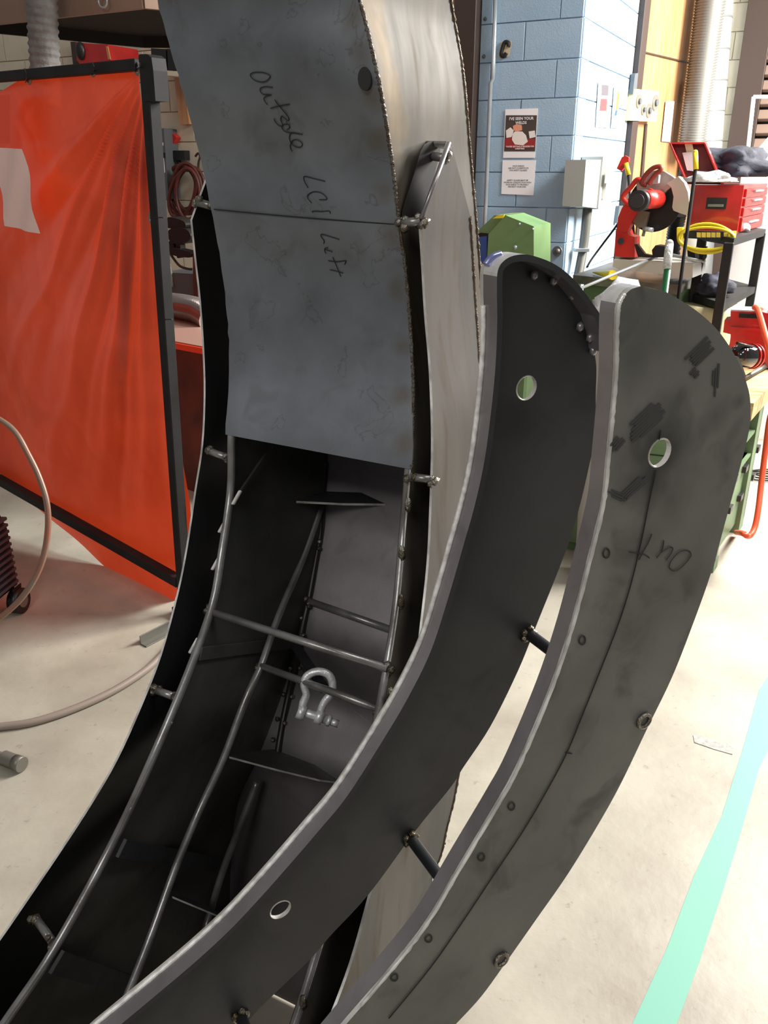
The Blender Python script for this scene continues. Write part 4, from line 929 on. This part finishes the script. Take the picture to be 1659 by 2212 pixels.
# ================================================================== RIGHT SIDE
# ---- green machine behind the column
gp = PL(1100, 520, 4.3, nW)
gm = thing('green_machine', 'green hooded grinder housing with a blue side in front of the blue wall', 'machine', gp(1100, 700))
gp.part('hood', [(1092, 465), (1153, 489), (1153, 700), (1045, 700), (1055, 506)], .30, M_greenp, gm)
gp.part('top_cover', [(1068, 465), (1094, 464), (1058, 505), (1033, 502), (1034, 497)], .28, mat('green_cover', (104, 134, 90), .45), gm, off=-.04)
gp.part('label', [(1074, 466), (1090, 463), (1086, 471), (1064, 472)], .01, M_yellow, gm, off=.004)
gp.part('blue_side', [(1033, 512), (1052, 510), (1050, 700), (1036, 700)], .26, M_bluep, gm, off=-.02)
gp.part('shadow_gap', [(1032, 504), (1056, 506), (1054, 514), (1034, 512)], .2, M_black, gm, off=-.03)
for x, y in ((1122, 484), (1151, 495)): MB().blob(gp(x, y, .005), .007, 1).obj('screw', M_galvd, gm)
MB().blob(gp(1113, 534, .01), .012, 1).cyl(gp(1113, 534), gp(1113, 540), .006, 8).obj('knob', M_galvd, gm)
base = gp(1100, 700); zb = base.z
MB().box(Vector((base.x, base.y, zb/2))-nW*.14, (.22, .24, zb), (WD, nW, Z)).obj('pedestal', M_greenb, gm)
# ---- saw table
TZ = 1.045
tt = [onh(x, y, TZ) for x, y in ((1238, 594), (1468, 617), (1515, 588), (1322, 566))]
stb = thing('saw_table', 'scarred steel topped work table with green base under the chop saw', 'table', Vector((tt[1].x, tt[1].y, 0)))
MB().prism(tt, -Z*.045, 0).obj('tabletop', [M_tabletop], stb)
tn = ((tt[1]-tt[0]).cross(Z)).normalized()
if tn.y > 0: tn = -tn
td = (tt[1]-tt[0]).normalized()
a = tt[0]+td*.05-tn*.04-Z*.045; b_ = tt[1]-td*.06-tn*.04-Z*.045
MB().prism([a, b_, Vector((b_.x, b_.y, .1)), Vector((a.x, a.y, .1))], -tn*.45).obj('green_base', M_greenb, stb)
for p in (a, b_): MB().box(Vector((p.x, p.y, .05))-tn*.1, (.06, .06, .1), (td, tn, Z)).obj('leg', M_blackpaint, stb)
# things on the table
yc = thing('yellow_cone', 'small yellow plastic cone lying on the saw table', 'cone', onh(1300, 588, TZ))
a, b_ = onh(1281, 588, TZ+.012), onh(1322, 594, TZ+.026); MB().tube([a, b_, b_+(b_-a)*.06], [.004, .026, .025], 18).obj('cone', M_yellow, yc)
MB().tube([U(1225, 635, 4.05), U(1422, 553, 4.38)], .0075, 10).obj('steel_stock_rod', M_galvd, **T('long thin steel rod clamped in the chop saw, pointing left', 'rod'))
# ---- chop saw
sp_ = PL(1410, 500, 4.30, (Vector(nW)*.9+WD*-.1))
cs = thing('chop_saw', 'red abrasive chop saw with grey guard and black wheel on the table', 'chop saw', sp_(1410, 596))
sp_.part('base_plate', [(1326, 560), (1497, 570), (1496, 600), (1440, 603), (1436, 592), (1340, 583), (1323, 576)], .26, mat('saw_base_grey', (196, 194, 188), .5), cs)
sp_.part('rear_fence', [(1330, 552), (1495, 562), (1496, 571), (1328, 561)], .10, mat('saw_base_grey', (0, 0, 0)), cs, off=-.10)
sp_.part('pivot_bracket', [(1327, 553), (1330, 498), (1340, 489), (1351, 490), (1358, 508), (1371, 512), (1371, 556), (1350, 556)], .09, M_redsaw, cs, off=-.02)
sp_.part('arm', [(1332, 497), (1335, 470), (1343, 450), (1357, 428), (1372, 436), (1381, 450), (1366, 476), (1356, 500), (1345, 503)], .05, M_redsaw, cs, off=-.01)
MB().cyl(sp_(1341, 521, .0), sp_(1341, 521, .012), .017, 14).obj('pivot_bolt', M_black, cs)
MB().tube(cr([sp_(x, y, .0) for x, y in ((1385, 391), (1376, 388), (1362, 405), (1349, 418), (1346, 428), (1354, 438), (1364, 443))], 4), .013, 10).obj('motor_bracket', M_redsaw, cs)
c_ = sp_(1413, 441, -.06)
wxd = sp_.n.cross(Z).normalized()
def disc(c, r, a0, a1, n=24):
    return [c]+[c+wxd*(math.cos(math.radians(a0+(a1-a0)*i/n))*r)+Z*(math.sin(math.radians(a0+(a1-a0)*i/n))*r) for i in range(n+1)]
if wxd.x < 0: wxd = -wxd
MB().prism(circ(c_, wxd, Z, .138, 40), -sp_.n*.004).obj('cutting_wheel', M_black, cs)
sp_.part('upper_guard', [(1374, 392), (1392, 376), (1414, 368), (1434, 370), (1452, 381), (1466, 392), (1450, 404), (1440, 412), (1424, 430), (1396, 440), (1378, 425)], .04, M_saw, cs, off=-.03)
sp_.part('swing_guard', [(1440, 396), (1465, 381), (1478, 395), (1486, 415), (1489, 440), (1486, 466), (1470, 461), (1455, 455), (1452, 448), (1455, 425), (1450, 405)], .05, mat('pale_guard', (196, 192, 180), .4, .3), cs, off=-.015)
sp_.part('lower_guard', [(1364, 474), (1378, 454), (1402, 458), (1393, 493), (1376, 491)], .03, mat('worn_guard', (128, 122, 110), .4, .4), cs, off=-.03)
MB().cyl(sp_(1420, 430, -.02), sp_(1388, 432, .16), .045, 22).obj('motor', M_redsaw, cs)
MB().cyl(sp_(1392, 432, .10), sp_(1378, 434, .20), .050, 22).cyl(sp_(1378, 434, .20), sp_(1376, 434, .215), .034, 20).obj('motor_cap', mat('motor_grey', (52, 52, 54), .45), cs)
sp_.part('motor_lug', [(1402, 406), (1424, 418), (1422, 428), (1404, 420)], .03, M_redsaw, cs, off=.06)
sp_.part('motor_lug', [(1412, 428), (1423, 432), (1420, 444), (1410, 440)], .03, M_redsaw, cs, off=.05)
MB().tube(cr([sp_(x, y, .05) for x, y in ((1396, 400), (1386, 396), (1392, 382), (1402, 370), (1413, 362), (1426, 360), (1427, 368), (1418, 374), (1408, 386), (1400, 398))], 4), .012, 10).obj('trigger_handle', M_redgrip, cs)
MB().box(sp_(1418, 387, .03), (.03, .03, .04), (wxd, sp_.n, Z)).obj('guard_stop', M_galvd, cs)
MB().cyl(sp_(1390, 494, -.02), sp_(1410, 497, -.01), .012, 12).obj('chute', M_galvd, cs); MB().cyl(sp_(1392, 497, -.02), sp_(1389, 510, -.01), .008, 10).obj('chute_pin', M_dial, cs)
sp_.part('vise_jaw', [(1408, 540), (1416, 530), (1436, 532), (1442, 556), (1410, 556)], .08, M_blackpaint, cs, off=.02)
sp_.part('vise_block', [(1484, 536), (1500, 536), (1502, 560), (1486, 560)], .08, M_blackpaint, cs, off=.02)
MB().cyl(sp_(1438, 548, .03), sp_(1524, 566, .03), .008, 10).obj('vise_screw', M_galvd, cs)
MB().tube([sp_(1516, 568, .03), sp_(1524, 555, .03), sp_(1526, 532, .03)], .007, 8).obj('vise_crank', M_black, cs)
sp_.part('clamp_lever', [(1370, 528), (1376, 527), (1392, 548), (1410, 552), (1408, 557), (1378, 555)], .03, M_black, cs, off=.03)
# bar clamp behind the saw (red head, yellow sleeve)
bc = thing('red_tool', 'red ended bar tool with yellow sleeve standing behind the chop saw', 'tool', U(1358, 470, 4.7))
b9 = PL(1350, 380, 4.72, nW)
b9.part('head', [(1332, 364), (1343, 340), (1350, 336), (1358, 340), (1358, 350), (1342, 370)], .03, M_redsaw, bc)
MB().cyl(b9(1352, 352), b9(1358, 378), .013, 10).obj('sleeve', M_yellow, bc); MB().cyl(b9(1357, 376), b9(1374, 574), .010, 8).obj('bar', M_black, bc)
MB().tube([b9(1410, 470), b9(1452, 560)], .05, 14).obj('black_hose', M_black, **T('thick wrinkled black hose sagging behind the saw wheel', 'hose')) if False else None
P = cr([U(1466, 462, 4.75), U(1460, 490, 4.8), U(1455, 520, 4.85), U(1450, 570, 4.9), U(1446, 640, 4.9)], 10)
MB().tube(P, [.040 if i % 2 else .046 for i in range(len(P))], 14).obj('black_duct_hose', M_black, **T('thick wrinkled black hose hanging behind the saw wheel', 'hose'))
ST_ = Vector((.548, .836, 0)).normalized(); WT_ = Vector((ST_.y, -ST_.x, 0))
# ---- black cart, toolbox
ct = PL(1560, 560, 4.30, nW)
cart = thing('black_cart', 'black angle iron shelf cart holding the red toolbox', 'cart', Vector((ct(1575, 800).x, ct(1575, 800).y, 0)))
CZ = U(1580, 505, 4.30).z; LZ = U(1590, 645, 4.30).z
A0 = onh(1510, 503, CZ); A1 = onh(1586, 515, CZ); A2 = A1+ST_*.80; A3 = A0+ST_*.80
MB().prism([A0, A1, A2, A3], -Z*.035).obj('top_shelf', M_blackpaint, cart)
L0, L1, L2, L3 = [Vector((p.x, p.y, LZ)) for p in (A0, A1, A2, A3)]
MB().prism([L0, L1, L2, L3], -Z*.035).obj('lower_shelf', M_blackpaint, cart)
for p in (A0+WD*.02, A1-WD*.02, A2-WD*.02, A3+WD*.02): MB().box(Vector((p.x, p.y, (CZ-.02)/2)), (.045, .045, CZ-.02), (WD, nW, Z)).obj('leg', M_blackpaint, cart)
# toolbox on it
tbp = PL(1545, 500, 4.36, nW)
E0 = tbp(1489, 486); E1 = tbp(1592, 500); E2 = tbp(1601, 400); E3 = tbp(1488, 396)
for p in (E0, E1): pass
bx0 = E0.z; Lb = .62
tb = thing('red_toolbox', 'red steel toolbox with drawers, lid open, on the black cart', 'toolbox', Vector((E1.x, E1.y, CZ)))
low = CZ; w0 = E0+(E1-E0)*0
q = [Vector((E0.x, E0.y, low)), Vector((E1.x, E1.y, low)), Vector((E1.x, E1.y, E2.z)), Vector((E0.x, E0.y, E2.z))]
MB().prism(q, ST_*Lb).obj('body', M_red, tb)
MB().prism([q[0].lerp(q[3], .5)+WD*.07+nW*.004, q[0].lerp(q[3], .5)+WD*.17+nW*.004, q[0].lerp(q[3], .74)+WD*.17+nW*.004, q[0].lerp(q[3], .74)+WD*.07+nW*.004], -nW*.006).obj('handle_plate', M_black, tb)
hp = q[0].lerp(q[3], .62)+WD*.12+nW*.02; MB().box(hp-Z*.01, (.075, .02, .012), (WD, nW, Z)).obj('carry_handle', M_dial, tb)
hz = q[2].z-q[1].z
for k, (z0_, z1_) in enumerate(((.03, .32), (.35, .53), (.56, .72), (.75, .92))):
    c = q[1]+ST_*Lb*.5+WT_*.006+Z*hz*(z0_+z1_)/2; dr_ = MB().box(c, (Lb*.9, .012, hz*(z1_-z0_)), (ST_, WT_, Z), bev=.3).obj('drawer', mat('drawer_red', (160, 26, 22), .35), tb)
    MB().box(c+WT_*.012+Z*hz*.03, (Lb*.35, .012, .008), (ST_, WT_, Z)).obj('drawer_pull', M_galvd, dr_)
lidb = q[3]+SD*.02; lt = -WD*.15+Z*.36
for nm, pts in (('lid', None),):
    la, lb_ = tbp(1489, 398), tbp(1452, 310); u_ = lb_-la; v_ = (SD*.46*.2+WD*.24).normalized()*.30
    v_ = WD*.165+SD*.03
    c0_ = la; th = WD*.0+nW*-.0
    back = MB().prism([la, lb_, lb_+v_, la+v_], (SD*.02)).obj('lid_panel', mat('lid_inside', (120, 30, 30), .5), tb)
    for a, b_ in ((la, lb_), (lb_, lb_+v_), (lb_+v_, la+v_)):
        m__ = (a+b_)/2; d = (b_-a).normalized(); n2 = Vector((nW.x, nW.y, 0)); MB().box(m__+nW*.035, ((b_-a).length, .07, .008), (d, nW, d.cross(nW).normalized()), bev=.1).obj('lid_edge', M_red, tb)
MB().prism([tbp(1478, 306, .01), tbp(1494, 306, .01), tbp(1500, 330, .01), tbp(1484, 334, .01)], nW*.002).obj('lid_sticker', mat('pale_sticker', (230, 222, 180), .6), tb)
MB().prism([tbp(1474, 330, .02), tbp(1496, 328, .02), tbp(1500, 370, .02), tbp(1484, 368, .02)], nW*.002).obj('lid_sticker', M_paper, tb)
# jacket and bag on top
def cloth(name, c, r, m_, seed, amp=.45, sub=4, **k):
    mb = MB(); bm = bmesh.new(); bmesh.ops.create_icosphere(bm, subdivisions=sub, radius=1); vs = []
    for v in bm.verts:
        d = v.co.copy(); kk = 1+amp*noise.noise(d*1.7+Vector((seed, 0, 0)))+.30*abs(noise.noise(Vector((d.x*5, d.y*2.4, d.z*6))+Vector((0, seed, 0))))+.05*noise.noise(d*11)
        z_ = d.z*kk; z_ = max(z_, -.45)
        vs.append(Vector(c)+WD*d.x*kk*r[0]+SD*d.y*kk*r[1]+Z*z_*r[2])
    bm.verts.index_update(); mb.add(vs, [[v.index for v in f.verts] for f in bm.faces], 0, True); bm.free()
    return mb.obj(name, m_, **k)
jc = U(1572, 362, 4.46)
cloth('navy_jacket', jc, (.20, .22, .10), M_jacket, 2.1, **T('rumpled navy jacket heaped on the open red toolbox', 'jacket'))
cloth('plastic_bag', U(1535, 386, 4.25), (.10, .07, .035), M_bag, 5.3, **T('crumpled clear plastic bag under the navy jacket', 'bag'))
cloth('dark_rag', Vector((L0+L1+L2+L3)/4)+Z*.045-ST_*.25, (.085, .12, .06), M_jacket, 8.2, **T('dark rag heaped on the lower shelf of the black cart', 'rag'))
cloth('white_rag', U(1607, 492, 4.42)+Z*.0, (.03, .05, .03), M_paper, 1.2, sub=3, **T('small crumpled white rag beside the toolbox drawers', 'rag'))
# power strip with its cable hung from the cart's edge
pp = PL(1530, 510, 4.16, nW)
pstrip = thing('power_strip', 'yellow power strip with coiled yellow cable hung from the cart', 'power strip', pp(1530, 545))
pp.part('body', [(1474, 497), (1574, 501), (1574, 520), (1474, 514)], .04, M_black, pstrip)
for q_ in ([(1462, 492), (1474, 492), (1476, 517), (1462, 514)], [(1574, 500), (1589, 500), (1586, 524), (1572, 520)]): pp.part('end_hook', q_, .05, M_yellow, pstrip, off=.006)
for k in range(6):
    x = 1505+k*10.5+(6 if k == 5 else 0); pp.part('socket', [(x, 502), (x+9, 502.4), (x+9, 513), (x, 512.6)], .004, mat('socket_yellow', (220, 200, 90), .5), pstrip, off=.003)
for k, (ry, rx) in enumerate(((26, 58), (29, 61), (32, 56), (24, 60))):
    MB().tube([pp(1526+rx*math.cos(a*math.pi/20), 516-1+ry*math.sin(a*math.pi/20)*(1 if math.sin(a*math.pi/20) > 0 else 1), .03+.006*k) for a in range(40)], .0065, 8, closed=True).obj('cable_loop', mat('yellow_cable', (216, 200, 40), .4), pstrip)
# upright poles
bp_ = thing('yellow_tipped_pole', 'tall black pole with a yellow plastic tip in front of the toolbox', 'pole', Vector((U(1503, 360, 3.85).x, U(1503, 360, 3.85).y, 0)))
pb = U(1503, 360, 3.85); MB().cyl(Vector((pb.x, pb.y, 0)), pb, .0085, 12).obj('shaft', mat('dull_black', (20, 20, 20), .85, spec=.15), bp_)
MB().cyl(U(1503, 366, 3.85), U(1502, 330, 3.84), .012, 12).blob(U(1502, 329, 3.84), .012, 2).obj('tip', M_yellow, bp_)
gpz = 2.6
gt = thing('green_handled_tool', 'white honeycomb grip tool with a green shaft standing behind the outer blade', 'tool', U(1443, 900, gpz))
MB().cyl(U(1440, 582, gpz), U(1446, 528, gpz), .0128, 16).blob(U(1446, 526, gpz), .0128, 2).obj('grip', mat('white_grip', (232, 232, 226), .5, 0, (200, 200, 196), 90, bump=.9, bscale=120), gt)
g0 = U(1442, 580, gpz); MB().cyl(Vector((g0.x, g0.y, 0)), g0, .0105, 14).obj('shaft', mat('green_shaft', (24, 104, 60), .35), gt)
# white wrapping between the blades
wz = 3.1
wb = U(1338, 690, wz); bn = thing('waste_bin', 'grey bin stuffed with crumpled white plastic between the blade tops', 'bin', Vector((wb.x, wb.y, 0)))
MB().tube([Vector((wb.x, wb.y, z_)) for z_ in (.004, .02, wb.z-.02, wb.z, wb.z-.004, .03)], [.06, .075, .10, .104, .094, .07], 28).obj('shell', M_grayp, bn)
cloth('liner', wb+Z*.03, (.085, .09, .085), M_bag, 3.9, sub=3, amp=.8, parent=bn)
MB().prism([U(x, y, wz-.02) for x, y in ((1312, 640), (1368, 604), (1378, 618), (1330, 662))], nW*-.004).obj('white_sheet', M_paper, bn)
# beige drum under the cart
dc = U(1535, 690, 4.45)
dm_ = thing('beige_drum', 'beige round drum standing under the black cart', 'drum', Vector((dc.x, dc.y, 0)))
dz = U(1540, 655, 4.45).z
MB().tube([Vector((dc.x, dc.y, z_)) for z_ in (0.005, .05, .3, .33, .36, dz-.03, dz)], [.15, .165, .165, .172, .165, .165, .15], 28).obj('shell', M_beige, dm_)
# ---- green bench with vise at the right
BZ = .76
n0, n1 = onh(1212, 1190, 0), onh(1540, 1238, 0); bd_ = (n1-n0).normalized(); f1_ = onh(1600, 1143, 0); bs = (f1_-n1).normalized(); bl2 = .60
gbx = thing('green_bench', 'heavy green steel workbench with a thick wooden top', 'workbench', (n0+n1)/2+bs*.3)
H_ = BZ-.07
n0u, n1u = n0+Z*H_, n1+Z*H_
def slab(a, b_, z0_, z1_, off, t, name, m_, d=None):
    return MB().prism([a+bs*off+Z*z0_, b_+bs*off+Z*z0_, b_+bs*off+Z*z1_, a+bs*off+Z*z1_], bs*t).obj(name, m_, gbx)
slab(n0, n1, .05, H_, .0, .02, 'front_panel', M_greenb); slab(n0, n1, .05, H_, bl2-.02, .02, 'back_panel', M_greenb)
slab(n0, n0+bd_*.02, .05, H_, .02, bl2-.04, 'side_panel', M_greenb)
# right side: lower drawers, recess, posts
slab(n1-bd_*.05, n1-bd_*.02, .05, H_*.58, .02, bl2-.04, 'drawer_side', M_greenb)
slab(n1-bd_*.30, n1-bd_*.28, H_*.58, H_, .02, bl2-.04, 'recess_back', M_greenb)
for k, o_ in enumerate((0, .50, bl2-.05)): slab(n1-bd_*.04, n1, 0.0, H_, o_, .05, 'post', M_greenb)
for z_ in (H_*.58, H_*.74, H_*.88): slab(n1-bd_*.28, n1-bd_*.005, z_-.012, z_, .02, bl2-.04, 'shelf', M_greenb)
for z_, o_ in ((.36, .12), (.34, .35), (.22, .12), (.2, .35), (.36, .62), (.22, .62)): MB().box(n1-bd_*.012+bs*(o_+.1)+Z*z_, (.02, .055, .03), (bd_, bs, Z)).obj('latch', M_black, gbx)
slab(n0, n1, 0, .05, .03, .05, 'plinth', M_greenb)
for z_ in (.16, .33, .50): slab(n0+bd_*.08, n1-bd_*.08, z_-.004, z_, -.003, .004, 'seam', M_blackpaint)
slab(n0-bd_*.04, n1+bd_*.05, H_, BZ, -.04, bl2+.26, 'wooden_top', M_benchwood)
# vise
vv = PL(1625, 740, 3.74, (Vector(nW)*.8+WD*-.0))
vs_ = thing('bench_vise', 'red cast iron bench vise on the wooden bench top', 'vise', Vector((vv(1620, 800).x, vv(1620, 800).y, BZ)))
vv.part('body', [(1578, 690), (1668, 697), (1672, 742), (1578, 728)], .16, M_red, vs_)
vv.part('jaw_block', [(1578, 672), (1640, 674), (1668, 678), (1668, 698), (1578, 690)], .13, M_red, vs_)
vv.part('jaw_plate', [(1597, 676), (1640, 680), (1638, 688), (1596, 686)], .02, M_blackpaint, vs_, off=.008)
vv.part('moving_jaw', [(1565, 692), (1578, 690), (1578, 722), (1562, 718)], .11, M_red, vs_, off=-.01)
vv.part('rib', [(1578, 706), (1668, 714), (1668, 719), (1578, 711)], .02, M_red, vs_, off=.012)
vv.part('swivel_base', [(1578, 728), (1690, 744), (1690, 800), (1560, 780), (1576, 742)], .18, M_red, vs_, off=.0)
vv.part('jaw_top', [(1578, 669), (1642, 671), (1664, 679), (1580, 675)], .12, M_galvd, vs_, off=-.005)
text_mesh('686 2M', (vv(1600, 700)-vv(1600, 708)).length, vv(1628, 706, .002), WD, Z, vv.n, M_redsaw, vs_, bold=.02)
can = thing('angle_grinder', 'glossy black tool with red rings lying in front of the vise', 'power tool', U(1600, 800, 3.1))
a, b_ = U(1585, 768, 3.5), U(1634, 770, 3.58)
P = [a.lerp(b_, t) for t in (0, .1, .3, .6, .7, .74, .78, .85, .9, 1.)]
M_gloss = mat('gloss_black', (12, 12, 13), .08, coat=1.)
MB().tube(P[:5], [.022, .042, .050, .052, .050], 24).obj('body', M_gloss, can)
MB().tube([P[4], P[5]], .054, 24).obj('ring', M_red, can); MB().tube([P[5], P[7]], .051, 24).obj('collar', M_gloss, can); MB().tube([P[7], P[8]], .054, 24).obj('ring', M_red, can); MB().tube([P[8], P[9]], [.045, .03], 24).obj('end_cap', M_gloss, can)
MB().tube([U(1592, 741, 3.45), U(1625, 750, 3.5)], .006, 8).obj('lever', M_black, can)
MB().tube([onh(1608, 818, BZ+.012), onh(1690, 770, BZ+.012)], .014, 4).obj('steel_bar', mat('dull_metal', (0, 0, 0)), **T('flat grey steel bar lying across the bench top edge', 'bar'))
# orange hose
oh = [U(1644, 668, 3.7), U(1630, 664, 3.62), U(1638, 672, 3.55), U(1655, 730, 3.4), U(1675, 800, 3.35), U(1680, 860, 3.35), U(1664, 900, 3.4), U(1655, 960, 3.45), U(1645, 1040, 3.45), U(1638, 1100, 3.42), U(1630, 1140, 3.4), U(1618, 1158, 3.38), U(1604, 1152, 3.4)]
oh += [onh(1590, 1150, .02)]
for i in range(len(oh)): oh[i].z = max(oh[i].z, .018)
MB().tube(cr(oh, 6), .012, 12).obj('orange_air_hose', M_orangehose, **T('bright orange air hose draped over the vise down to the floor', 'hose'))
cc = onh(1652, 1030, .01)
for k in range(3): MB().tube(circ(cc+Z*k*.012+Vector((k*.01, 0, 0)), Vector((1, 0, 0)), Vector((0, 1, 0)), .12-k*.01, 30, .06), .005, 6, closed=True).obj('black_cable_coil', M_black, **T(('lowest', 'middle', 'topmost')[k]+' loop of thin black cable on the floor behind the orange hose', 'cable', 'black cable loops on the floor'))
cloth('green_bag', onh(1662, 900, .05)+Z*.12, (.1, .12, .12), M_lime, 6.6, **T('pale green plastic bag on the floor behind the bench', 'bag'))
